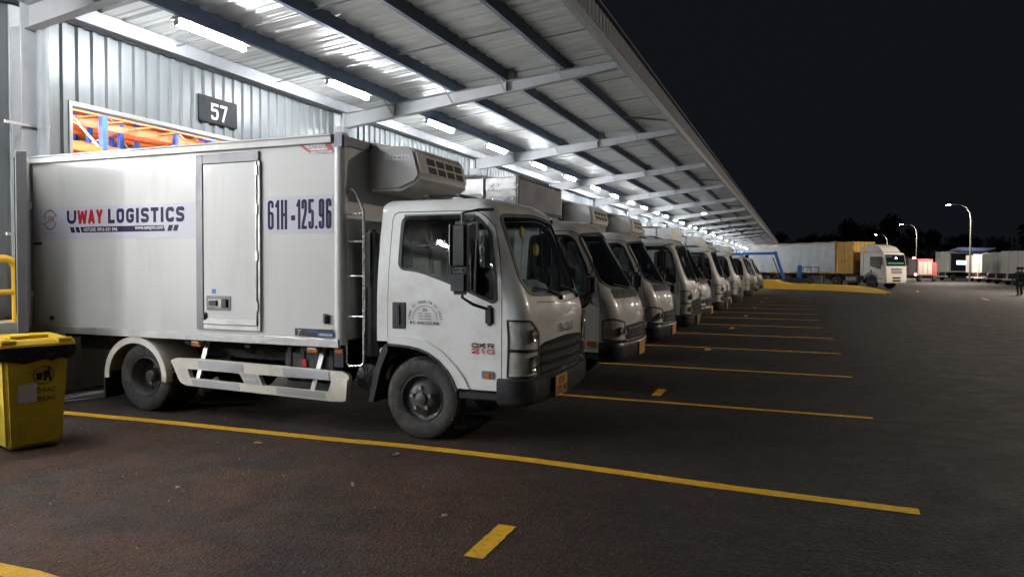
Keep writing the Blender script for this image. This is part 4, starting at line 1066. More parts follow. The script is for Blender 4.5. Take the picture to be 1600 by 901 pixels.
# edge channel and fascia, one length per bay
es = None; fs = None
for i in range(len(FR)):
    if es is None:
        m = MB(); z = rt(XE) - .02; m.box(XE - WALLX - .05, XE - WALLX + .004, 0, 6.236, z, z + .165); m.box(XE - WALLX - .05, XE - WALLX + .03, 0, 6.236, z - .012, z)
        es = a = m.build('edge_channel', 'rafter', can, smooth=0)
        m = MB(); prof = []; n_ = 30
        for k in range(n_):
            y = k * .2078; prof += [(y, 0), (y + .10, 0), (y + .12, .007), (y + .19, .007)]
        prof.append((6.234, 0)); n = len(prof)
        m.add([(XE - WALLX + .010 + o_, y, zz) for zz in (z + .165, z + .47) for y, o_ in prof], [(q, q + 1, q + 1 + n, q + n) for q in range(n - 1)])
        m.box(XE - WALLX - .14, XE - WALLX + .075, 0, 6.236, z + .472, z + .50); m.box(XE - WALLX - .16, XE - WALLX - .14, 0, 6.236, z + .20, z + .50)
        fs = b = m.build('fascia_sheet', 'fascia', can, smooth=0)
    else:
        a = es.copy(); COL.objects.link(a); a.parent = can; b = fs.copy(); COL.objects.link(b); b.parent = can
    a.location = (0, FR[i] - 6.24 + 1.3 - 5.71 + 3.64, 0); b.location = a.location
# tube lights under the first free purlin
ords = ['nearest', 'second', 'third', 'fourth', 'fifth', 'sixth', 'seventh', 'eighth', 'ninth', 'tenth', 'eleventh', 'twelfth']
nl = 0
for i, f in enumerate(FR[:-1]):
    for t in (1.62, 4.66):
        y = f + t
        if f > 11 : y += .15
        if y < 5: lab = f'{ordinal(i * 2 + (t > 2) + 1)} lit tube light of the canopy stretch behind the camera'
        elif nl < 40: lab = ordinal(nl + 1) + ' lit tube light in the line under the canopy, counted from the camera'; nl += 1
        else: lab = 'small distant lit tube light far along the canopy'
        tube_lamp(-7.12, y, rt(-7.14) - .11, lab, 'tube lights under the canopy')
nin = 0
fl = tag(empty('flood_light', (-4.9, 41.0, 4.62)), 'single lit lamp hanging outside the main line of tube lights', 'flood light')
MB().prism([(-.16, .0), (.16, .0), (.12, .10), (-.12, .10)], 'x', -.12, .12).build('housing', 'lampbody', fl, bev=.01)
MB().box(-.10, .10, -.13, .13, -.012, -.002).build('lamp_face', 'ledtube', fl)
MB().cyl((0, 0, .10), (0, 0, .28), .015, 8).build('hanger', 'galv', fl)
# ------------------------------------------------------------------ the nearest truck
XC, YC = -3.174, 6.63
def truck_root(x, y, label): return tag(empty('box_truck', (x, y, 0)), label, 'truck', 'box trucks parked side by side at the docks')
hero = truck_root(XC, YC, 'nearest white box truck with company lettering and open rear door')
make_chassis(hero); cab_a(hero, True)
hb = cargo_box(hero, 'white')
def own(o): o['own'] = 1; return o
BS = -BW - .0015     # near face of the box
def onside(name, s, m, x0, z0, w, h, bold, par, off=.003, y=None): return text(name, s, m, par, (x0, (BS if y is None else y) - off, z0), (1, 0, 0), (0, 0, 1), w, h, bold)
def plate(name, m, x0, x1, z0, z1, par, off=.0015, th=.002): return MB().box(x0, x1, BS - off - th, BS - off, z0, z1).build(name, m, par)
# side door with wide frame
fr_ = MB()
for b in ((-2.565, -2.475, .925, 2.695), (-2.475, -1.760, 2.60, 2.695)): fr_.box(b[0], b[1], BS - .022, BS + .005, b[2], b[3])
own(fr_.build('side_door_frame', 'alugrey', hb, bev=.004))
fr2 = MB()
for b in ((-1.775, -1.745, .925, 2.60), (-2.475, -1.775, .925, .975)): fr2.box(b[0], b[1], BS - .022, BS + .005, b[2], b[3])
own(fr2.build('side_door_sill', 'alu', hb, bev=.004))
sd = own(MB().box(-2.470, -1.780, BS - .016, BS + .004, .980, 2.596).build('side_door', 'panel', hero, bev=.004))
sill = own(MB().box(-2.470, -1.780, BS - .026, BS - .014, .982, 1.035).build('kick_strip', 'alu', sd))
hg = MB()
for z in (1.12, 1.62, 2.08, 2.46): hg.box(-1.800, -1.765, BS - .034, BS - .015, z, z + .10)
hg.cyl((-1.783, BS - .026, .98), (-1.783, BS - .026, 2.60), .008, 8); own(hg.build('hinges', 'alu', sd, bev=.003))
lt = own(MB().box(-2.435, -2.115, BS - .022, BS - .012, 1.120, 1.268).build('latch_plate', 'alugrey', sd, bev=.008))
own(MB().box(-2.405, -2.145, BS - .030, BS - .020, 1.148, 1.240).build('latch_tray', 'chrome', lt, bev=.008)); own(MB().box(-2.385, -2.28, BS - .046, BS - .028, 1.165, 1.222).build('latch_handle', 'blackp', lt, bev=.006)); own(MB().box(-2.225, -2.155, BS - .044, BS - .028, 1.150, 1.238).build('latch_keeper', 'bumper', lt, bev=.008))
for nm, x, z in (('side_lock', -2.455, 1.05), ('side_lock', -.975, 1.072)):
    k = own(MB().box(x - .035, x + .035, BS - .028, BS - .001, z - .045, z + .05).build(nm, 'blackp', hb, bev=.018, )); own(MB().box(x - .012, x + .012, BS - .040, BS - .024, z - .03, z + .03).build('lock_tongue', 'chrome', k, bev=.004))
own(plate('blue_sticker', 'bluep', -2.36, -2.31, 1.29, 1.335, sd, .017))
# company decal
dc = own(plate('company_decal', 'lav', -5.00, -2.570, 1.858, 2.222, hb, .001, .001))
def blk(name, t_, m, x0, z0, w, h, par, th=.2, gap=.2, off=.003): return block_text(name, t_, m, par, (x0, BS - off, z0), (1, 0, 0), (0, 0, 1), w, h, th, gap)
blk('company_lettering', 'U', 'navy', -4.468, 2.030, .150, .150, dc, .25); blk('company_lettering', 'WAY', 'red', -4.300, 2.028, .395, .152, dc, .25, .12); blk('company_lettering', 'LOGISTICS', 'navy', -3.830, 2.026, 1.095, .158, dc, .25, .22)
bar_ = MB()
for x0, x1 in ((-4.40, -4.335), (-4.315, -4.255), (-4.235, -3.0), (-2.975, -2.915), (-2.895, -2.835)):
    s_ = .025 if x0 < -4.2 else -.025
    bar_.add([(x0 - s_ * (x0 > -4.5), BS - .003, 1.995), (x1 - (s_ if x1 < -3.5 else s_), BS - .003, 1.995), (x1 + .0, BS - .003, 1.932), (x0, BS - .003, 1.932)], [(3, 2, 1, 0)])
own(bar_.build('slogan_bar', 'navy', dc, smooth=0, recalc=False))
onside('phone_caption', 'HOTLINE:', 'white', -4.20, 1.945, .19, .038, .012, dc, .0045); onside('phone_line', '0916 631 046', 'white', -3.99, 1.945, .30, .038, .012, dc, .0045); onside('web_line', 'www.uwayvn.com', 'white', -3.43, 1.940, .40, .046, .012, dc, .0045)
lg = MB()
for a0, a1, r_ in ((20, 165, .115), (200, 345, .115)):
    Q = [[(-4.742 + math.cos(R(t)) * r_ * .95, BS - .003, 2.082 + math.sin(R(t)) * r_) , (-4.742 + math.cos(R(t)) * (r_ - .018) * .95, BS - .003, 2.082 + math.sin(R(t)) * (r_ - .018))] for t in np.linspace(a0, a1, 14)]; lg.grid(Q)
lg.add([(-4.66, BS - .003, 2.15), (-4.61, BS - .003, 2.118), (-4.665, BS - .003, 2.118)], [(0, 1, 2)]); lg.add([(-4.82, BS - .003, 2.012), (-4.88, BS - .003, 2.045), (-4.815, BS - .003, 2.045)], [(0, 1, 2)])
own(lg.build('round_logo', 'fascia', dc, smooth=0)); onside('logo_letters', 'U', 'fascia', -4.815, 2.045, .06, .085, .02, dc, .004); onside('logo_letters', 'W', 'red', -4.75, 2.045, .085, .085, .02, dc, .004); onside('logo_caption', 'UWAY LOGISTICS', 'fascia', -4.82, 1.925, .16, .018, .004, dc)
rg = own(plate('registration_decal', 'lav', -1.715, -.905, 1.885, 2.245, hb, .001, .001))
blk('registration_lettering', '61H', 'navy', -1.665, 1.925, .235, .285, rg, .108, .26); blk('registration_lettering', '-', 'navy', -1.385, 1.915, .050, .285, rg, .17); blk('registration_lettering', '125.96', 'navy', -1.318, 1.925, .40, .285, rg, .108, .22)
em = MB(); em.prism([(-1.300, 2.735), (-.945, 2.735), (-.885, 2.645), (-1.165, 2.645)], 'y', BS - .004, BS - .001); em = own(em.build('body_builder_emblem', 'redp', hb))
own(MB().prism([(-1.235, 2.722), (-.985, 2.722), (-.955, 2.667), (-1.150, 2.667)], 'y', BS - .006, BS - .004).build('emblem_field', 'white', em)); own(MB().prism([(-1.15, 2.658), (-.895, 2.658), (-.915, 2.630), (-1.15, 2.630)], 'y', BS - .005, BS - .001).build('emblem_foot', 'white', em))
onside('emblem_lettering', 'QUYEN AUTO', 'ink', -1.175, 2.676, .20, .036, .01, em, .0065); onside('emblem_lettering', 'TRUCK BODY', 'ink', -1.09, 2.636, .14, .015, .004, em, .006)
ad = own(plate('advance_sticker', 'ink', -1.325, -.885, .905, .975, hb, .024, .002)); ad.location = (0, 0, .0)
own(MB().box(-1.06, -.885, BS - .0275, BS - .0262, .908, .940).build('blue_field', 'bluep', ad)); text('sticker_lettering', 'Advance', 'white', ad, (-1.04, BS - .029, .913), (1, 0, 0), (0, 0, 1), .145, .024, .01); text('sticker_lettering', 'T', 'silverp', ad, (-1.31, BS - .029, .912), (1, 0, .0), (.3, 0, 1), .05, .05, .0); text('sticker_lettering', 'TERA', 'bluep', ad, (-1.20, BS - .029, .945), (1, 0, 0), (0, 0, 1), .14, .018, .004)
own(MB().box(-2.47, -.885, BS - .0245, BS - .0005, .903, .977).build('sticker_backing', 'panel', hb)) if False else None
# side guard text, reefer, ladder
sk = skirt(hero, -1); own(sk); text('guard_lettering', 'QUYEN AUTO', 'white', sk, (-2.005, -.9195, .420), (1, 0, -.01), (.05, 0, 1), .17, .030, .02)
ru_, RP = reefer(hero, .03); own(ru_)
p0 = Vector(RP(-.36, .86, .004)); p1 = Vector(RP(-.36, 1.0, .004)); text('unit_lettering', 'THERMAL MASTER', 'alugrey', ru_, tuple(p0), (0, 1, 0), tuple((p1 - p0).normalized()), .80, .045, .0)
ul = MB().box(X1 + .20, X1 + .48, -.5135, -.5115, 2.60, 2.655).build('unit_label', 'silverp', ru_); text('unit_label_lettering', 'T E R M A L', 'ink', ul, (X1 + .22, -.515, 2.615), (1, 0, 0), (0, 0, 1), .24, .025, .01)
ld = MB(); lx0, lx1, ly = -.795, -.600, -.885
ld.tube([(lx0, ly, .66), (lx0, ly, 2.20), (lx0 + .02, ly, 2.27), (lx0 + .07, ly, 2.295), (lx0 + .11, ly, 2.26), (lx1, ly, 2.08), (lx1, ly, .68), (lx1 - .03, ly, .64), (lx0 + .03, ly, .63)], .0115, 8, True)
for z in (1.10, 1.48, 1.80, 2.06): ld.cyl((lx0, ly, z), (lx1, ly, z), .009, 8)
for z in (1.0, 2.0): ld.cyl((lx0, ly, z), (X1, ly + .02, z), .009, 8)
own(ld.build('ladder', 'steel', hero))
# open rear door leaf swung back past the side
A_ = Vector((X0 + .005, -BW - .012, 0)); dr_ = Vector((.80, -.60, 0)).normalized(); nr_ = Vector((-dr_.y, dr_.x, 0))
def leafbox(m, t0, t1, n0, n1, z0, z1):
    vs = [tuple(A_ + dr_ * t + nr_ * n + Vector((0, 0, z))) for z in (z0, z1) for t, n in ((t0, n0), (t1, n0), (t1, n1), (t0, n1))]
    return m.add(vs, [(0, 3, 2, 1), (4, 5, 6, 7), (0, 1, 5, 4), (1, 2, 6, 5), (2, 3, 7, 6), (3, 0, 4, 7)])
lf = own(leafbox(MB(), .03, .90, -.085, -.005, BZ0 + .06, BZ1 - .05).build('open_rear_door', 'panel', hero, bev=.006))
own(leafbox(MB(), .895, .925, -.095, .006, BZ0 + .05, BZ1 - .045).build('door_edge_profile', 'alugrey', lf, bev=.008))
own(leafbox(leafbox(MB(), .15, .19, .0, .02, 1.2, 1.28), .15, .19, .0, .02, 2.2, 2.28).build('door_hinges', 'chrome', lf)); own(leafbox(MB(), .70, .73, -.115, -.09, .95, 2.70).build('lock_rod', 'chrome', lf))
own(MB().box(X0 + .08, X0 + .17, BS - .035, BS, 1.80, 1.83).build('door_retainer', 'blackp', hb)); own(MB().box(X0 + .30, X0 + .36, BS - .02, BS, .945, .995).build('door_stop', 'blackp', hb, bev=.01))
# underbody fittings
own(MB().box(-1.62, -.94, -.80, -.42, .42, .76).build('battery_and_fuel_tank', 'blackp', hero, bev=.05))
tk = MB()
for x in (-1.52, -1.36, -1.18, -1.02): tk.box(x - .03, x + .03, -.812, -.41, .43, .77)
own(tk.build('tank_straps', 'bumper', hero, bev=.01)); own(MB().lathe([(0, .03), (.055, .03), (.06, 0), (.06, -.02)], (-1.28, -.80, .80), 'y', 18, -1).build('filler_cap', 'galv', hero))
own(MB().box(-1.36, -1.31, -.816, -.812, .58, .66).build('warning_sticker', 'redp', hero))
for x in (-1.16, -2.62): 
    k = own(MB().box(x - .07, x + .07, -.93, -.86, .735, .772).build('side_marker', 'amber', hero, bev=.012)); own(MB().box(x - .05, x + .05, -.93, -.87, .774, .79).build('marker_bracket', 'panel', k))
fn = MB(); fn.lathe([(.0, .02), (.03, .03), (.135, .0), (.135, -.06)], (-.66, -.72, .50), 'y', 22, -1); fan = own(fn.build('air_filter_drum', 'bumper', hero))
sp_ = MB()
for k in range(12): a = 2 * math.pi * k / 12; sp_.bar((-.66 + math.cos(a) * .03, -.752, .50 + math.sin(a) * .03), (-.66 + math.cos(a) * .128, -.725, .50 + math.sin(a) * .128), .008, .012)
own(sp_.build('drum_ribs', 'blackp', fan))
own(MB().tube([(-.62, -.70, 1.75), (-.60, -.72, 1.2), (-.62, -.70, .72)], .075, 14).build('snorkel', 'blackp', hero)); own(MB().box(-.66, -.56, -.80, -.66, 1.35, 1.92).build('snorkel_head', 'blackp', hero, bev=.03, seg=2))
own(MB().prism([(-.50, .50), (-.40, .50), (-.34, .74), (-.40, .82), (-.48, .80)], 'y', -.80, -.66).build('washer_bottle', 'cream', hero, bev=.02)); own(MB().cyl((-.43, -.83, .78), (-.43, -.79, .78), .035, 14).build('bottle_cap', 'white', hero))
own(MB().box(-.90, -.80, -.93, -.84, .62, .80).build('corner_bracket', 'blackp', hero)); own(MB().box(-.885, -.80, -.945, -.935, .755, .785).build('reflector_strip', 'amber', hero))
# lettering on the cab
CA = CABA
def cabtext(par, s, m, x0, z0, w, h, bold, y=-.913): return text('cab_lettering', s, m, par, (x0, y, z0), (1, 0, 0), (0, 0, 1), w, h, bold)
hd = [c for c in hero.children if c.name.startswith('door') and not c.name.startswith('door_')][0]
bq = lambda par, t_, m, x0, z0, w, h, y: block_text('cab_lettering', t_, m, par, (x0, y, z0), (1, 0, 0), (0, 0, 1), w, h, .25, .30)
bq(hd, 'QKR', 'ink', .522, .866, .212, .042, -.913); bq(hd, '210', 'redp', .522, .816, .212, .042, -.913)
cabtext(hd, '2N', 'navy', .035, 1.170, .045, .026, .01)
for i, s_ in enumerate(('TẢI: 1490kg', 'TKK: 2705kg', 'TTB: 4390kg')): cabtext(hd, s_, 'navy', -.005, 1.142 - i * .026, .125, .018, .01)
cabtext(hd, 'ĐT: 0942.533.008', 'navy', -.095, 1.052, .295, .028, .015)
arc = 'CÔNG TY TNHH TM DV UWAY'
for i, ch in enumerate(arc):
    if ch == ' ': continue
    t = math.pi * (1.0 - (i + .5) / len(arc)); c = (.058 + math.cos(t) * .150, 1.095 + math.sin(t) * .150)
    rx = (math.sin(t), 0, -math.cos(t)); uz = (math.cos(t), 0, math.sin(t))
    text('arc_letter', ch, 'navy', hd, (c[0] - rx[0] * .009, -.913, c[1] - rx[2] * .009), rx, uz, .017 if ch != 'I' else .006, .026, .012)
rg2 = MB(); rg2.grid([[(.058 + math.cos(t) * r_, -.9125, 1.095 + math.sin(t) * r_) for r_ in (.128, .124)] for t in np.linspace(0, math.pi, 24)]); own(rg2.build('arc_line', 'navy', hd, smooth=0))
def nosetext(par, s, m, y0, z0, w, h, bold):
    o = block_text('nose_lettering', s, m, par, (0, 0, 0), (0, 1, 0), (0, 0, 1), w, h, .24, .3)
    for v in o.data.vertices: p = CA.at(*CA.fro(y0 + v.co.y, z0 + v.co.z), .012); v.co = p
    return own(o)
nosetext(hero, 'ISUZU', 'chrome', -.21, .968, .42, .078, .03); nosetext(hero, 'QKR', 'redp', .42, 1.175, .22, .035, .03)
pl = [c for c in hero.children if c.name.startswith('number_plate')][0]
block_text('plate_lettering', '61H', 'ink', pl, (1.1545, -.37, .505), (0, 1, 0), (0, 0, 1), .16, .070, .2, nrm=(1, 0, 0)); block_text('plate_lettering', '125.96', 'ink', pl, (1.1545, -.435, .420), (0, 1, 0), (0, 0, 1), .29, .070, .2, nrm=(1, 0, 0))
for c in list(hd.children): 
    if c.name.split('.')[0] in ('cab_lettering', 'arc_letter'): c['own'] = 1
for c in pl.children: c['own'] = 1

# ------------------------------------------------------------------ things left in the cab
def blob(name, material, c, r, label, cat, sq=(1, 1, .7)):
    m = MB(); prof = [(math.sin(t) * r, -math.cos(t) * r * sq[2]) for t in np.linspace(.05, math.pi - .05, 9)]
    o = m.lathe(prof, (0, 0, 0), 'z', 16).build(name, material); o.location = c; return tag(o, label, cat)
DX, DY = XC, YC
blob('helmet', 'seatlight', (DX + .70, DY + .12, 1.36), .13, 'pale green helmet on the dashboard of the nearest truck', 'helmet')
blob('cap', 'paper', (DX + .66, DY + .42, 1.35), .10, 'white cap on the dashboard of the nearest truck', 'cap')
gl_ = MB()
for k in range(4): gl_.box(-.10 + k * .045, -.065 + k * .045, -.06, .10 - .02 * k, 0, .035)
g = tag(gl_.build('gloves', 'hivis', bev=.012), 'lime yellow gloves behind the windscreen of the nearest truck', 'gloves'); g.location = (DX + .76, DY - .38, 1.275); g.scale = (1.5, 2.2, 3.0)
for nm, y, z, r_, lab in (('air_freshener', -.22, 1.90, .06, 'upper round yellow air freshener behind the nearest windscreen'), ('air_freshener', .02, 1.74, .065, 'lower round yellow air freshener behind the nearest windscreen'), ):
    o = MB().lathe([(0, .012), (r_ * .8, .012), (r_, 0), (r_ * .8, -.012), (0, -.012)], (0, 0, 0), 'x', 18).build(nm, 'lidyellow'); o.location = (DX + CABA.fr(z) - .09, DY + y, z); tag(o, lab, 'air freshener')

# ------------------------------------------------------------------ the row behind it
kinds = ['B', 'B', 'A', 'B', 'A', 'B', 'A', 'B', 'A', 'A', 'B', 'A', 'B']
boxes = ['silver', 'reefer', 'reefer', 'wrapped', 'silver', 'wrapped', 'silver', 'wrapped', 'whitefar', 'wrapped', 'silver', 'wrapped', 'whitefar']
words = ['second', 'third', 'fourth', 'fifth', 'sixth', 'seventh', 'eighth', 'ninth', 'tenth', 'eleventh', 'twelfth', 'thirteenth', 'farthest']
bl = {'silver': 'with ribbed silver cargo box', 'reefer': 'with white box and cooling unit', 'wrapped': 'with silver wrapped cargo box', 'whitefar': 'with plain white cargo box'}
dxs = [.09, .02, .06, .0, .1, -.05, .05, -.1, .1, .0, .05, -.05, .05]
protoB = None; protos = {}
for k, (kd, bx) in enumerate(zip(kinds, boxes)):
    r = truck_root(XC + dxs[k], YC + PITCH * (k + 1) + random.uniform(-.06, .06), f'{words[k]} truck from the camera, {"rounded" if kd == "B" else "square"} white cab {bl[bx]}')
    r.rotation_euler = (0, 0, R(random.uniform(-.9, .9)))
    if kd == 'A': clone_parts(hero, r, skip=('cargo_box', 'side_door'))
    elif protoB is None: make_chassis(r); cab_b(r); protoB = r
    else: clone_parts(protoB, r, skip=('cargo_box', 'refrigeration_unit'))
    if bx in protos:
        for ch in protos[bx]:
            c = ch.copy(); COL.objects.link(c); c.parent = r
            for g in kids(ch): d = g.copy(); COL.objects.link(d); d.parent = c
    else:
        L = [cargo_box(r, 'whitefar' if bx == 'reefer' else bx)]
        if bx == 'reefer': L.append(reefer(r, 0.0, 2.28)[0])
        protos[bx] = L
    if k == 0:
        dB = [c for c in r.children if c.name.split('.')[0] == 'door'][0]
        o1 = bq(dB, 'QKR', 'ink', .38, 1.0, .20, .036, -.878); o2 = bq(dB, '270', 'redp', .38, .958, .20, .036, -.878); own(o1); own(o2)

# ------------------------------------------------------------------ wheelie bin in the corner
ang = math.atan2(-.30, .95)
bn = tag(empty('wheelie_bin', (-6.25, 4.25, 0), ang), 'yellow wheelie bin with a black bag under its lid, at the left edge', 'bin')
def taper(m, w0, d0, w1, d1, z0, z1):
    return m.add([(sx * d / 2, sy * w / 2, z) for z, w, d in ((z0, w0, d0), (z1, w1, d1)) for sx, sy in ((1, -1), (1, 1), (-1, 1), (-1, -1))], [(0, 3, 2, 1), (4, 5, 6, 7), (0, 1, 5, 4), (1, 2, 6, 5), (2, 3, 7, 6), (3, 0, 4, 7)])
bb_ = taper(MB(), .40, .44, .47, .53, .02, .80).build('body', 'binyellow', bn, bev=.03, seg=3)
MB().box(-.285, .285, -.255, .255, .775, .81).build('rim', 'binyellow', bn, bev=.012, seg=2)
bg = MB(); rows = []
for i in range(41):
    t = i / 40 * 4; s_ = int(t) % 4; f_ = t - int(t); c4 = [(.298, -.268), (.298, .268), (-.298, .268), (-.298, -.268)]
    a, b = c4[s_], c4[(s_ + 1) % 4]; x = a[0] + (b[0] - a[0]) * f_; y = a[1] + (b[1] - a[1]) * f_; w_ = random.uniform(-.008, .012); dz = random.uniform(-.03, .02)
    rows.append([(x * .96, y * .96, .862), (x * 1.01 + w_ * .4, y * 1.01, .858), (x * (1.03 + w_), y * (1.03 + w_), .82), (x * (1.0 + w_), y * (1.0 + w_), .77 + dz), (x * .955, y * .955, .745 + dz)])
rows[-1] = rows[0]
bg.grid(rows).build('bin_bag', 'bag', bn, smooth=60)
lidp = [(-.30, .868), (.27, .868), (.305, .85), (.31, .868), (.27, .905), (-.28, .925), (-.31, .90)]
ld_ = MB().prism(lidp, 'y', -.275, .275).build('lid', 'lidyellow', bn, bev=.012, seg=2)
MB().box(-.18, .12, -.15, .15, .905, .935).build('lid_panel', 'lidyellow', ld_, bev=.02, seg=2)
for y in (-.2, .2): MB().cyl((.275, y - .05, .90), (.275, y + .05, .90), .022, 10).build('lid_grip', 'lidyellow', ld_)
MB().cyl((-.30, -.30, .88), (-.30, .30, .88), .018, 10).build('handle_bar', 'binyellow', bn)
for y in (-.2, .2): MB().lathe([(0, -.025), (.09, -.025), (.10, 0), (.09, .025), (0, .025)], (-.21, y * 1.1, .10), 'y', 18).build('bin_wheel', 'tyre', bn)
def fx(z): return .22 + (.045) * (z - .02) / .78 + .0035
def binpt(y, z): return (fx(z), y, z)
ic = MB(); ic.grid([[binpt(.05 + math.cos(t) * r_, .615 + math.sin(t) * r_) for r_ in (.078, .071)] for t in np.linspace(0, 2 * math.pi, 30)])
ic.add([binpt(.0 + a, .575 + b) for a, b in ((0, .0), (.035, 0), (.042, .06), (-.006, .06))], [(0, 1, 2, 3)]); ic.add([binpt(.05 + a, .565 + b) for a, b in ((.0, 0), (.018, 0), (.03, .045), (.042, 0), (.058, 0), (.045, .07), (.05, .09), (.01, .088), (-.012, .062), (.002, .06))], [tuple(range(10))])
ic.add([binpt(.085 + math.cos(t) * .011, .668 + math.sin(t) * .011) for t in np.linspace(0, 6.28, 9)[:-1]], [tuple(range(8))])
ic.build('litter_symbol', 'ink', bb_, smooth=0)
for s_, y0, z0, w_ in (('BỎ RÁC', -.03, .470, .165), ('VÀO THÙNG', -.09, .398, .225)): text('bin_lettering', s_, 'ink', bb_, (fx(z0) + .002, y0, z0), (0, 1, 0), (.055, 0, 1), w_, .048, .012)
MB().add([binpt(-.13, .395), binpt(-.0, .40), binpt(-.0, .555), binpt(-.13, .545)], [(0, 1, 2, 3)]).build('paper_sticker', 'paper', bb_, smooth=0).location = (.004, 0, 0)

bn.scale = (1.05, 1.05, 1.03)
# ------------------------------------------------------------------ litter
def scrap(name, material, x, y, s_, label, cat):
    m = MB(); n = 7; P = [(math.cos(2 * math.pi * k / n) * s_ * random.uniform(.6, 1.2), math.sin(2 * math.pi * k / n) * s_ * .5 * random.uniform(.6, 1.2), .006 + random.uniform(0, .012)) for k in range(n)]
    m.add([(0, 0, .018)] + P + [(p[0], p[1], .0045) for p in P], [(0, k + 1, (k + 1) % n + 1) for k in range(n)] + [(k + 1, k + 1 + n, (k + 1) % n + 1 + n, (k + 1) % n + 1) for k in range(n)])
    o = m.build(name, material, smooth=0); o.location = (x, y, 0); o.rotation_euler = (0, 0, random.uniform(0, 6)); return tag(o, label, cat)
scrap('dry_leaf', 'drleaf', -4.42, 5.06, .05, 'small dry leaf on the asphalt below the yellow line beside the rear wheel', 'leaf')
scrap('paper_scrap', 'paper', -3.10, 5.20, .045, 'flat paper scrap below the yellow line near the front wheel', 'paper')
scrap('paper_scrap', 'paper', -4.05, 3.82, .022, 'tiny white scrap on the brown asphalt left of the lane dash', 'paper')
scrap('dry_leaf', 'drleaf', -2.95, 4.35, .035, 'dry leaf on the asphalt between the lane dash and the front wheel', 'leaf')
scrap('paper_scrap', 'paper', -2.05, 4.02, .02, 'tiny white scrap just left of the near lane dash', 'paper')
peb = MB()
for k in range(260):
    x = random.uniform(-7, 3); y = random.uniform(2.2, 9); s_ = random.uniform(.002, .006)
    peb.add([(x - s_, y - s_, .001), (x + s_, y - s_ * .6, .001), (x + s_ * .7, y + s_, .001), (x - s_ * .8, y + s_ * .8, .001), (x, y, s_ * 1.3)], [(0, 1, 4), (1, 2, 4), (2, 3, 4), (3, 0, 4)])
tag(peb.build('grit', 'concrete', smooth=0), 'loose grit scattered over the asphalt', 'grit', kind='stuff')
# ------------------------------------------------------------------ yellow ramp kerb and boom lift
def poly_wall(pts, hs, ws):
    rows = []
    for i, p in enumerate(pts):
        a = Vector(pts[max(i - 1, 0)]); b = Vector(pts[min(i + 1, len(pts) - 1)]); d = b - a; n = Vector((-d.y, d.x)).normalized() * ws[i]
        if n.y < 0: n = -n
        h = hs[i]; rows.append([(p[0], p[1], -.02), (p[0], p[1], h - .03), (p[0] + n.x * .02, p[1] + n.y * .02, h), (p[0] + n.x, p[1] + n.y, h), (p[0] + n.x, p[1] + n.y, -.02)])
    m = MB().grid(rows); m.add(rows[0], [tuple(range(5))]); m.add(rows[-1], [tuple(range(5))[::-1]]); return m
kb = tag(poly_wall([(-3.0, 60.8), (-1.8, 60.6), (-.4, 60.0), (2.3, 58.1), (4.4, 54.2), (5.3, 52.4)], [.72, .68, .42, .36, .32, .10], [3, 3, 3, 2.4, .5, .35]).build('ramp_kerb', 'kerbyellow', bev=.0), 'long yellow painted ramp kerb in front of the articulated lorry', 'kerb')
lift = tag(empty('boom_lift', (.2, 61.6, .42)), 'blue articulated boom lift standing on the yellow ramp kerb', 'boom lift')
MB().prism([(-1.5, .12), (1.1, .12), (1.0, .42), (-.3, .50), (-1.4, .40)], 'y', -.6, .6).build('chassis', 'boomdark', lift, bev=.05)
for x in (-1.0, .65):
    for y in (-.62, .62): MB().lathe([(0, -.1), (.2, -.1), (.28, -.07), (.28, .07), (.2, .1), (0, .1)], (x, y, .27), 'y', 18).build('wheel', 'tyre', lift)
MB().bar((-1.25, 0, .35), (-1.95, 0, 2.42), .20, .24).build('lower_arm', 'boomblue', lift, bev=.02)
MB().bar((-1.55, .0, .45), (-2.15, 0, 2.1), .07, .07).build('ram', 'boomdark', lift)
MB().bar((-1.85, 0, 2.42), (-5.4, 0, 2.36), .18, .22).build('upper_boom', 'boomblue', lift, bev=.02)
MB().cyl((-1.95, -.16, 2.42), (-1.95, .16, 2.42), .16, 14).build('knuckle', 'boomblue', lift)
MB().prism([(-.35, .3), (.0, .3), (.05, 1.0), (.08, 1.45), (-.30, 1.45), (-.30, .9)], 'y', -.25, .25).build('turret', 'boomblue', lift, bev=.06, seg=2)
ck = MB()
for z in (.35, .85, 1.32):
    ck.tube([(.15, -.4, z), (1.25, -.4, z), (1.25, .4, z), (.15, .4, z)], .022, 6, True)
for x in (.15, .7, 1.25):
    for y in (-.4, .4): ck.cyl((x, y, .3), (x, y, 1.32), .02, 6)
ck.build('platform_cage', 'boomdark', lift)
MB().box(.12, 1.28, -.42, .42, .28, .34).build('platform_floor', 'boomblue', lift)

# ------------------------------------------------------------------ articulated lorry
hd_ = math.atan2(-.70, .71)
rig = tag(empty('articulated_lorry', (6.35, 66.6, 0), hd_), 'white tractor unit with a tarpaulined yellow container on its trailer', 'lorry')
# local frame: x forward, front axle at 0, near (right) side is -y
def bigwheel(par, x, y, sg_, r=.51):
    w_ = MB().lathe([(.28, -.14), (.33, -.15), (.46, -.145), (.51, -.11), (.51, .11), (.46, .145), (.33, .15), (.28, .14)], (x, y, r), 'y', 28).build('wheel', 'tyre', par)
    MB().lathe([(.285, .13 * sg_), (.27, .10 * sg_), (.22, .03 * sg_), (.14, .10 * sg_), (.08, .14 * sg_), (0, .15 * sg_)], (x, y, r), 'y', 24).build('rim', 'rim', w_)
MB().box(-5.4, 1.0, -.42, .42, .70, 1.0).build('tractor_frame', 'under', rig)
cbp = [(1.36, .45), (1.42, .62), (1.42, 1.25), (1.36, 1.9), (1.18, 2.85), (1.05, 2.95), (-.75, 2.98), (-.80, 1.05), (-.62, 1.05), (-.60, .95), (-.56, .80), (-.42, 1.05), (0, 1.18), (.42, 1.05), (.58, .80), (.62, .45)]
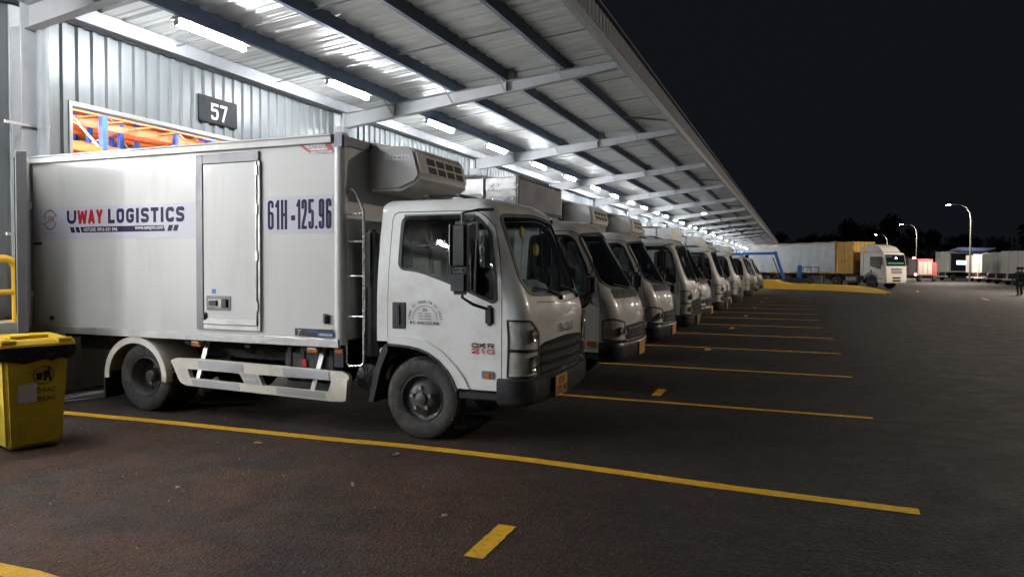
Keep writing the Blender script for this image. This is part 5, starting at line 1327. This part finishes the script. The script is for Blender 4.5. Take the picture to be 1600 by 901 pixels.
MB().prism(cbp, 'y', -1.22, 1.22).build('cab_body', 'rigwhite', rig, bev=.07, seg=3)
MB().prism([(1.02, 2.96), (.55, 3.42), (-.1, 3.62), (-.72, 3.70), (-.78, 2.98)], 'y', -1.12, 1.12).build('roof_deflector', 'rigwhite', rig, bev=.12, seg=3)
MB().prism([(-.80, 1.1), (-.80, 3.62), (-1.05, 3.5), (-1.05, 1.1)], 'y', -1.19, -1.15).build('side_deflector', 'rigwhite', rig)
def ff(z): return 1.42 - max(0, z - 1.9) * .19 - max(0, min(z, 1.9) - 1.25) * .092
def facequad(name, mt, y0, y1, z0, z1, off=.012, par=rig):
    n = 6; P = [[(ff(z0 + (z1 - z0) * j / n) + off, y, z0 + (z1 - z0) * j / n) for y in (y0, y1)] for j in range(n + 1)]
    return MB().grid(P).build(name, mt, par, smooth=0)
wsd = facequad('windscreen', 'dglass', -1.06, 1.06, 1.92, 2.72, .02); facequad('windscreen_frame', 'seal', -1.12, 1.12, 1.86, 2.80, .012)
facequad('screen_glow', 'greenglow', -.92, .92, 2.02, 2.16, .016, wsd); facequad('upper_screen_glow', 'greenglow', -.98, -.3, 2.60, 2.66, .016, wsd)  # green glow painted on as flat emissive strips behind the glass, no lamps
MB().lathe([(0, .05), (.05, .03), (.07, 0)], (ff(2.5) + .02, .1, 2.5), 'x', 10).build('cabin_lamp', 'headl', wsd)
for z in (1.25, 1.37, 1.49, 1.61): facequad('grille_slot', 'seal', -.62, .62, z, z + .065)
for z in (.62, .84): facequad('bumper_slot', 'seal', -.46, .46, z, z + .13)
facequad('number_plate', 'plate', -.26, .26, .50, .60, .016)
for sy in (-1, 1):
    h_ = facequad('headlight', 'lampback', sy * .75, sy * 1.12, .72, .98, .014); facequad('lens', 'lens', sy * .76, sy * 1.11, .73, .97, .03, h_)
    MB().prism([(.90, 1.70), (.92, 2.55), (-.05, 2.55), (-.05, 1.95), (.30, 1.82)], 'y', sy * 1.222, sy * 1.232).build('side_window', 'dglass', rig)
    MB().prism([(.95, 1.62), (.98, 2.62), (-.10, 2.62), (-.10, 1.88), (.28, 1.74)], 'y', sy * 1.2205, sy * 1.226).build('window_frame', 'seal', rig)
    MB().prism([(-.66, .78), (-.60, 1.10), (-.30, 1.36), (0, 1.40), (.32, 1.36), (.62, 1.10), (.66, .86), (.56, .86), (.40, 1.14), (0, 1.24), (-.40, 1.14), (-.54, .80)], 'y', sy * 1.20, sy * 1.26).build('wheel_arch', 'alugrey', rig)
    for z in (.50, .80): MB().box(.66, 1.08, sy * 1.16 - .06, sy * 1.16 + .06, z, z + .06).build('cab_step', 'blackp', rig)
    mm = MB().box(1.10, 1.28, sy * 1.50 - .1, sy * 1.50 + .1, 1.95, 2.55).build('mirror', 'blackp', rig, bev=.04); MB().tube([(1.1, sy * 1.2, 2.62), (1.18, sy * 1.5, 2.6), (1.18, sy * 1.5, 1.9), (1.1, sy * 1.2, 1.85)], .025, 6).build('mirror_arm', 'blackp', mm)
    MB().prism([(-.02, 1.38), (.10, 1.38), (.10, 1.56), (-.02, 1.56)], 'y', sy * 1.222, sy * 1.236).build('door_handle', 'blackp', rig)
    bigwheel(rig, 0, sy * 1.02, sy); bigwheel(rig, -3.6, sy * .95, sy); bigwheel(rig, -9.2, sy * 1.0, sy); bigwheel(rig, -10.5, sy * 1.0, sy); bigwheel(rig, -11.8, sy * 1.0, sy)
    P = [[(-3.6 + math.cos(t) * .62, sy * y, .53 + math.sin(t) * .62) for y in (.72, 1.22)] for t in np.linspace(.1, 3.04, 12)]; MB().grid(P).build('rear_mudguard', 'pole', rig)
    MB().lathe([(0, 0), (.30, 0), (.33, .03), (.33, 1.12), (.30, 1.15), (0, 1.15)], (-2.45, sy * .98, .72), 'x', 20).build('fuel_tank', 'pole', rig)
tl = tag(empty('container_trailer', (6.35, 66.6, 0), hd_), 'flat trailer carrying the long tarpaulined yellow container behind the tractor', 'trailer')
tm = MB()
for y in (-.5, .5): tm.box(-14.9, -1.9, y - .08, y + .08, 1.05, 1.30)
tm.box(-14.9, -1.7, -1.2, 1.2, 1.29, 1.36)
for k in range(12): tm.box(-14.6 + k * 1.1, -14.5 + k * 1.1, -1.22, 1.22, 1.16, 1.29)
tm.build('trailer_bed', 'trailer', tl)
MB().box(-14.9, -1.7, -1.235, -1.215, 1.22, 1.37).build('side_rail', 'conty', tl)
for y in (-.9, .9): MB().box(-5.3, -5.15, y - .08, y + .08, .35, 1.1).build('landing_leg', 'pole', tl)
for c in list(rig.children):
    if c.name.startswith(('wheel', 'wheel.')) and False: pass
cn = tag(empty('shipping_container', (6.35, 66.6, 0), hd_), 'yellow corrugated shipping container half covered by grey tarpaulin', 'container')
cm = MB(); pr = []
for k in range(44):
    x = -14.0 + k * .28; pr += [(x, 0), (x + .09, 0), (x + .13, .04), (x + .23, .04)]
pr.append((-1.72, 0)); n = len(pr)
for sy in (-1, 1): cm.add([(x, sy * (1.20 - o_), z) for z in (1.37, 3.86) for x, o_ in pr], [(i, i + 1, i + 1 + n, i + n) for i in range(n - 1)])
cm.box(-14.0, -1.70, -1.2, 1.2, 3.86, 3.92); cm.box(-14.0, -1.70, -1.2, 1.2, 1.365, 1.42)
cm.build('corrugated_sides', 'conty', cn, smooth=0)
fpan = MB(); pr = [(-1.15 + k * .23 / 2, .04 * (k % 4 in (1, 2))) for k in range(21)]; fpan.add([(-1.70 - o_, y, z) for z in (1.42, 3.86) for y, o_ in pr], [(i, i + 1, i + 22, i + 21) for i in range(20)]); fpan.build('front_panel', 'conty', cn, smooth=0)
for sy in (-1, 1): MB().box(-1.84, -1.68, sy * 1.215 - .06, sy * 1.215 + .02, 1.37, 3.93).build('corner_post', 'conty', cn)
MB().box(-1.66, -1.60, -1.0, .1, 1.42, 2.35).build('tool_box', 'trailer', cn)
tp = MB(); rows = []
for i in range(60):
    x = -14.2 + i * 10.6 / 59; row = []
    for j in range(26):
        t = j / 25
        if t < .38: y = -1.27; z = 1.30 + t / .38 * 2.66
        elif t < .62: y = -1.27 + (t - .38) / .24 * 2.54; z = 3.97
        else: y = 1.27; z = 3.97 - (t - .62) / .38 * 2.66
        wv = .035 * math.sin(x * 5 + z * 3.1) * math.sin(z * 4 - x * 1.7) + .02 * math.sin(x * 11 + z * 7)
        row.append((x, y + (wv if y < 0 else -wv) * (1 if abs(y) > 1.2 else 0), z + (.03 * math.sin(x * 3) if abs(y) < 1.2 else 0) + (.06 * math.sin(x * 2.3) if j in (0, 25) else 0)))
    rows.append(row)
tg = tag(tp.grid(rows).build('tarpaulin', 'tarp', smooth=60), 'wrinkled grey tarpaulin wrapped over the long container', 'tarpaulin'); tg.location = (6.35, 66.6, 0); tg.rotation_euler = (0, 0, hd_)
rp = MB()
for k in range(9): x = -13.6 + k * 1.15; rp.tube([(x, -1.31, 1.34), (x + .3, -1.32, 2.1), (x + .55, -1.31, 1.34)], .012, 5)
rp.build('lashing_ropes', 'pole', tg)

# ------------------------------------------------------------------ parked trucks across the yard
def yard_truck(x, y, h, label, L=4.6, H=2.95, wing=False):
    a = math.atan2(h[1], h[0]); t = tag(empty('yard_truck', (x, y, 0), a), label, 'truck', 'trucks parked across the yard'); t.scale = (1.22, 1.22, 1.22)
    # local: x forward from the tail
    b = MB().box(0, L, -1.0, 1.0, 1.0, H).build('cargo_box', 'panel2', t, bev=.02)
    for sy in (-1, 1): MB().box(-.012, .0, sy * .49 - .46, sy * .49 + .46, 1.06, H - .08).build('rear_door', 'panel', b)
    dd = MB()
    for y_ in (-.35, .35): dd.cyl((-.03, y_, 1.06), (-.03, y_, H - .08), .02, 6)
    dd.build('lock_rods', 'galv', b)
    MB().box(.1, L + 1.7, -.4, .4, .55, .95).build('frame', 'under', t)
    MB().box(-.05, .05, -.85, .85, .42, .55).build('underrun_bar', 'panel', t); 
    for y_ in (-.6, .6): MB().box(-.02, .06, y_ - .12, y_ + .12, .72, .84).build('tail_light', 'redl', t)
    for y_ in (-.5, .5): MB().box(.0, .04, y_ - .05, y_ + .05, .5, 1.0).build('bar_post', 'panel', t)
    c = MB().prism([(L + .2, .6), (L + 1.85, .6), (L + 1.88, 1.25), (L + 1.6, 2.15), (L + .22, 2.2)], 'y', -.92, .92).build('cab', 'cab2', t, bev=.06, seg=2)
    for sy in (-1, 1): MB().prism([(L + .55, 1.35), (L + 1.55, 1.30), (L + 1.36, 2.02), (L + .55, 2.05)], 'y', sy * .915, sy * .93).build('side_window', 'dglass', c)
    MB().add([(L + 1.86, -.8, 1.32), (L + 1.86, .8, 1.32), (L + 1.64, .75, 2.06), (L + 1.64, -.75, 2.06)], [(0, 1, 2, 3)]).build('windscreen', 'dglass', c)
    for x_ in (.95, L + .9):
        for sy in (-1, 1): MB().lathe([(0, -.11), (.2, -.11), (.34, -.10), (.38, -.06), (.38, .06), (.34, .10), (.2, .11), (0, .11)], (x_, sy * .82, .38), 'y', 20).build('wheel', 'tyre', t)
    if wing:
        MB().box(.3, L - .1, -1.012, -.99, 1.2, H - .25).build('open_side', 'under', b); MB().prism([(-1.0, H + .02), (-2.3, H + .42), (-2.3, H + .47), (-1.0, H + .08)], 'x', .0, L).build('raised_wing', 'panel', b)
        MB().box(1.2, L - .8, -1.03, -1.012, 2.0, 2.45).build('lit_cargo_light', 'bluelight', b)
    return t
dirs = (.60, .80)
yard_truck(20.4, 127, (.78, .62), 'large white truck with its side wing raised, left end of the yard row', 6.0, 3.6, True)
for x, y, lab in ((22.6, 116.0, 'white box truck right of the raised wing truck in the yard row'), (21.6, 101.5, 'white box truck in the middle of the yard row'), (20.9, 89.5, 'white box truck near the right end of the yard row'), (20.6, 79.0, 'white box truck at the right edge behind the two walkers'), (22.0, 108.5, 'white box truck second right of the raised wing truck in the yard row'), (21.2, 95.5, 'white box truck just right of the row middle in the yard')):
    yard_truck(x, y, dirs, lab)
ft = tag(empty('service_truck', (13.2, 106, 0), math.atan2(.85, .5)), 'pinkish red service truck with a red roof beacon behind the tractor unit', 'truck')
MB().box(0, 4.6, -1.15, 1.15, .8, 3.0).build('body', 'firered', ft, bev=.05); MB().box(4.7, 6.2, -1.1, 1.1, .7, 2.6).build('cab', 'firered', ft, bev=.12, seg=2)
for k in range(3): MB().box(.3 + k * 1.4, 1.5 + k * 1.4, -1.165, -1.15, 1.0, 2.7).build('locker_shutter', 'panel2', ft)
for k in range(2): MB().box(-.012, 0, -.95 + k * 1.0, -.1 + k * 1.0, 1.0, 2.8).build('rear_door', 'panel2', ft)
MB().lathe([(0, .22), (.14, .2), (.18, 0), (0, 0)], (.5, -.5, 3.01), 'z', 12).build('beacon', 'redlight', ft)
for y in (-.95, .95): MB().box(-.03, 0, y - .14, y + .14, .85, 1.1).build('tail_light', 'pinklight', ft)
MB().box(.2, 6.0, -.45, .45, .5, .8).build('frame', 'under', ft)
for x in (1.1, 5.4):
    for sy in (-1, 1): MB().lathe([(0, -.13), (.3, -.13), (.46, -.08), (.46, .08), (.3, .13), (0, .13)], (x, sy * .98, .46), 'y', 20).build('wheel', 'tyre', ft)

# ------------------------------------------------------------------ street lamps
def street_lamp(x, y, h, label):
    s = tag(empty('street_lamp', (x, y, 0)), label, 'street lamp', 'street lamps along the yard')
    pts = [(0, 0, 0), (0, 0, h - 2.2), (-.12, 0, h - 1.2), (-.5, 0, h - .45), (-1.2, 0, h - .08), (-2.1, 0, h)]
    MB().tube(pts, [.11, .085, .08, .07, .06, .055], 10).build('pole', 'pole', s)
    MB().prism([(-2.9, h - .08), (-2.05, h - .06), (-2.05, h + .05), (-2.8, h + .06)], 'y', -.14, .14).build('lamp_head', 'pole', s, bev=.03)
    MB().box(-2.82, -2.3, -.11, .11, h - .125, h - .085).build('led_panel', 'streetled', s)
    MB().box(-.2, .2, -.2, .2, 0, .03).build('base_plate', 'galv', s)
    ld = bpy.data.lights.new('lamp_light', 'AREA'); ld.shape = 'RECTANGLE'; ld.size = .5; ld.size_y = .22; ld.energy = STREET_E; ld.color = (1.0, .86, .72)
    lo = bpy.data.objects.new('lamp_light', ld); COL.objects.link(lo); lo.parent = s; lo.location = (-2.56, 0, h - .15)
for x, y, lab in ((20.3, 107, 'nearest curved street lamp visible above the parked trucks'), (20.0, 150, 'second curved street lamp, above the tractor unit and service truck'), (19.6, 193, 'farthest street lamp, its light just over the yellow container'),
                  (20.5, 64, 'street lamp right of the view beside the yard'), (20.5, 22, 'street lamp right of the view nearer the camera')):
    street_lamp(x, y, 10.0, lab)

# ------------------------------------------------------------------ trees
def tree_mesh(seed, h, cr):
    rn = random.Random(seed); t = MB()
    tips = []
    t.tube([(0, 0, 0), (rn.uniform(-.2, .2), rn.uniform(-.2, .2), h * .3), (rn.uniform(-.4, .4), rn.uniform(-.4, .4), h * .6), (0, 0, h * .9)], [h * .022, h * .017, h * .011, h * .004], 7)
    for k in range(9):
        a = rn.uniform(0, 6.28); z = h * rn.uniform(.28, .75); r_ = cr * rn.uniform(.5, .95) * (1.15 - z / h)
        e = (math.cos(a) * r_, math.sin(a) * r_, z + h * rn.uniform(.08, .2)); t.tube([(0, 0, z), (e[0] * .5, e[1] * .5, z + (e[2] - z) * .6), e], [h * .008, h * .005, h * .002], 5); tips.append(e)
    tips += [(rn.gauss(0, cr * .25), rn.gauss(0, cr * .25), h * rn.uniform(.55, .95)) for _ in range(8)]
    c = MB()
    for e in tips:
        s_ = cr * rn.uniform(.26, .44)
        for i in range(95):
            p = Vector((rn.gauss(0, 1), rn.gauss(0, 1), rn.gauss(0, .75))); p = p.normalized() * s_ * rn.uniform(.35, 1.1)
            q = Vector(e) + p; a = Vector((rn.gauss(0, 1), rn.gauss(0, 1), rn.gauss(0, 1))).normalized(); b = a.orthogonal().normalized(); L_ = h * rn.uniform(.018, .036)
            c.add([q - a * L_, q + b * L_ * .5, q + a * L_, q - b * L_ * .5], [(0, 1, 2, 3)])
    return t, c
vars_ = []
for sd, h, cr in ((1, 15, 5.0), (2, 18, 5.5), (3, 13, 4.2)):
    t, c = tree_mesh(sd, h, cr); vars_.append([t, c, None, None])
tn = 0
def tree(x, y, v, sc, label):
    r = tag(empty('tree', (x, y, 0), random.uniform(0, 6.28)), label, 'tree', 'dark trees behind the yard'); r.scale = (sc, sc, sc * random.uniform(.92, 1.1)); V = vars_[v]
    if V[2] is None: V[2] = V[0].build('trunk', 'bark', r); V[3] = V[1].build('crown', 'leaf', r, smooth=0, recalc=False)
    else:
        for o in (V[2], V[3]): c = o.copy(); COL.objects.link(c); c.parent = r
YT = 235
for k in range(38):
    f_ = k / 37; x = -18 + f_ * 122; y = YT + random.uniform(-12, 14) - (abs(x - 30) * .25 if x > 40 else 0)
    big = 1.0 + (.25 if 14 < x < 34 else 0) + (.25 if x > 58 else 0)
    lab = f'dark tree, {ordinal(k + 1)} from the left in the belt behind the yard'
    tree(x, y, k % 3, big * random.uniform(.66, .86), lab)
und = MB()
for k in range(5200):
    x = random.uniform(-18, 105); y = YT - 6 + random.uniform(-8, 10) - (abs(x - 30) * .25 if x > 40 else 0); z = random.uniform(0, 11) * random.uniform(.4, 1); a = Vector((random.gauss(0, 1), random.gauss(0, .4), random.gauss(0, 1))).normalized(); b = a.orthogonal().normalized(); s_ = random.uniform(.35, .8); q = Vector((x, y, z))
    und.add([q - a * s_, q + b * s_ * .6, q + a * s_, q - b * s_ * .6], [(0, 1, 2, 3)])
tag(und.build('undergrowth', 'leaf', smooth=0, recalc=False), 'dark undergrowth below the belt of trees', 'undergrowth', kind='stuff')

# ------------------------------------------------------------------ two walkers
def person(x, y, rz, label, stride=.16, h=1.0):
    r = tag(empty('person', (x, y, 0), rz), label, 'person', 'people walking in the yard')
    V = [(0, 0, .95), (0, 0, 1.15), (0, 0, 1.38), (0, 0, 1.47), (0, 0, 1.55), (0, .01, 1.64), (0, .0, 1.72),
         (-.10, 0, .90), (-.11, stride, .50), (-.11, stride * .6, .09), (-.11, stride * .6 + .16, .04), (.10, 0, .90), (.11, -stride * .5, .50), (.11, -stride * 1.3, .10), (.11, -stride * 1.3 + .15, .04),
         (-.20, 0, 1.38), (-.26, -.06, 1.12), (-.24, .08, .90), (-.24, .12, .81), (.20, 0, 1.38), (.26, .02, 1.12), (.22, .18, .95), (.21, .23, .88)]
    rad = [.15, .14, .16, .07, .06, .095, .08, .095, .07, .045, .04, .095, .07, .045, .04, .07, .05, .04, .035, .07, .05, .04, .035]
    E_ = [(0, 1), (1, 2), (2, 3), (3, 4), (4, 5), (5, 6), (0, 7), (7, 8), (8, 9), (9, 10), (0, 11), (11, 12), (12, 13), (13, 14), (2, 15), (15, 16), (16, 17), (17, 18), (2, 19), (19, 20), (20, 21), (21, 22)]
    me = bpy.data.meshes.new('body'); me.from_pydata(V, E_, []); o = bpy.data.objects.new('body', me); COL.objects.link(o)
    sk_ = o.modifiers.new('s', 'SKIN'); sv = me.skin_vertices[0].data
    for i, q in enumerate(rad): sv[i].radius = (q, q * .8); sv[i].use_root = (i == 0)
    o.modifiers.new('u', 'SUBSURF').levels = 1
    dg = bpy.context.evaluated_depsgraph_get(); m2 = bpy.data.meshes.new_from_object(o.evaluated_get(dg)); bpy.data.objects.remove(o)
    b = finish(m2, 'body', 'cloth', r, 60)
    m2.materials.append(M['skin'])
    for p in m2.polygons:
        if p.center.z > 1.50 or (abs(p.center.x) > .18 and p.center.z < .87 and p.center.z > .7): p.material_index = 1
    MB().lathe([(0, .14), (.06, .125), (.10, .07), (.108, .0), (.10, -.02)], (0, -.008, 1.655), 'z', 14).build('hair', 'hair', r)
    for sx in (-.035, .035): MB().lathe([(0, .008), (.009, .004), (.011, 0)], (sx, .088, 1.655), 'y', 8).build('eye', 'ink', r)
    MB().add([(-.013, .088, 1.625), (.013, .088, 1.625), (0, .112, 1.628), (0, .086, 1.665)], [(0, 2, 3), (2, 1, 3), (0, 1, 2)]).build('nose', 'skin', r)
    for i, (hx, hy, hz) in enumerate(((-.24, .125, .80), (.21, .235, .87))):
        f = MB()
        for k in range(4): f.tube([(hx - .024 + k * .016, hy, hz), (hx - .024 + k * .016, hy + .012, hz - .05 - .008 * (k in (1, 2))), (hx - .024 + k * .016, hy + .028, hz - .075 - .008 * (k in (1, 2)))], .0085, 5)
        f.tube([(hx + .028 * (1 if i == 0 else -1), hy, hz + .012), (hx + .048 * (1 if i == 0 else -1), hy + .014, hz - .022), (hx + .044 * (1 if i == 0 else -1), hy + .026, hz - .045)], .0095, 5)
        f.build('fingers', 'skin', r)
    MB().lathe([(0, 0), (.158, 0), (.165, .03), (.158, .05), (0, .05)], (0, 0, .97), 'z', 16).build('belt', 'ink', r)
    return r
person(12.55, 52.7, 2.2, 'left one of two people in dark green clothes walking at the right edge', .16)
person(12.87, 53.3, 2.0, 'right one of two people in dark clothes, cut by the right edge', .13)
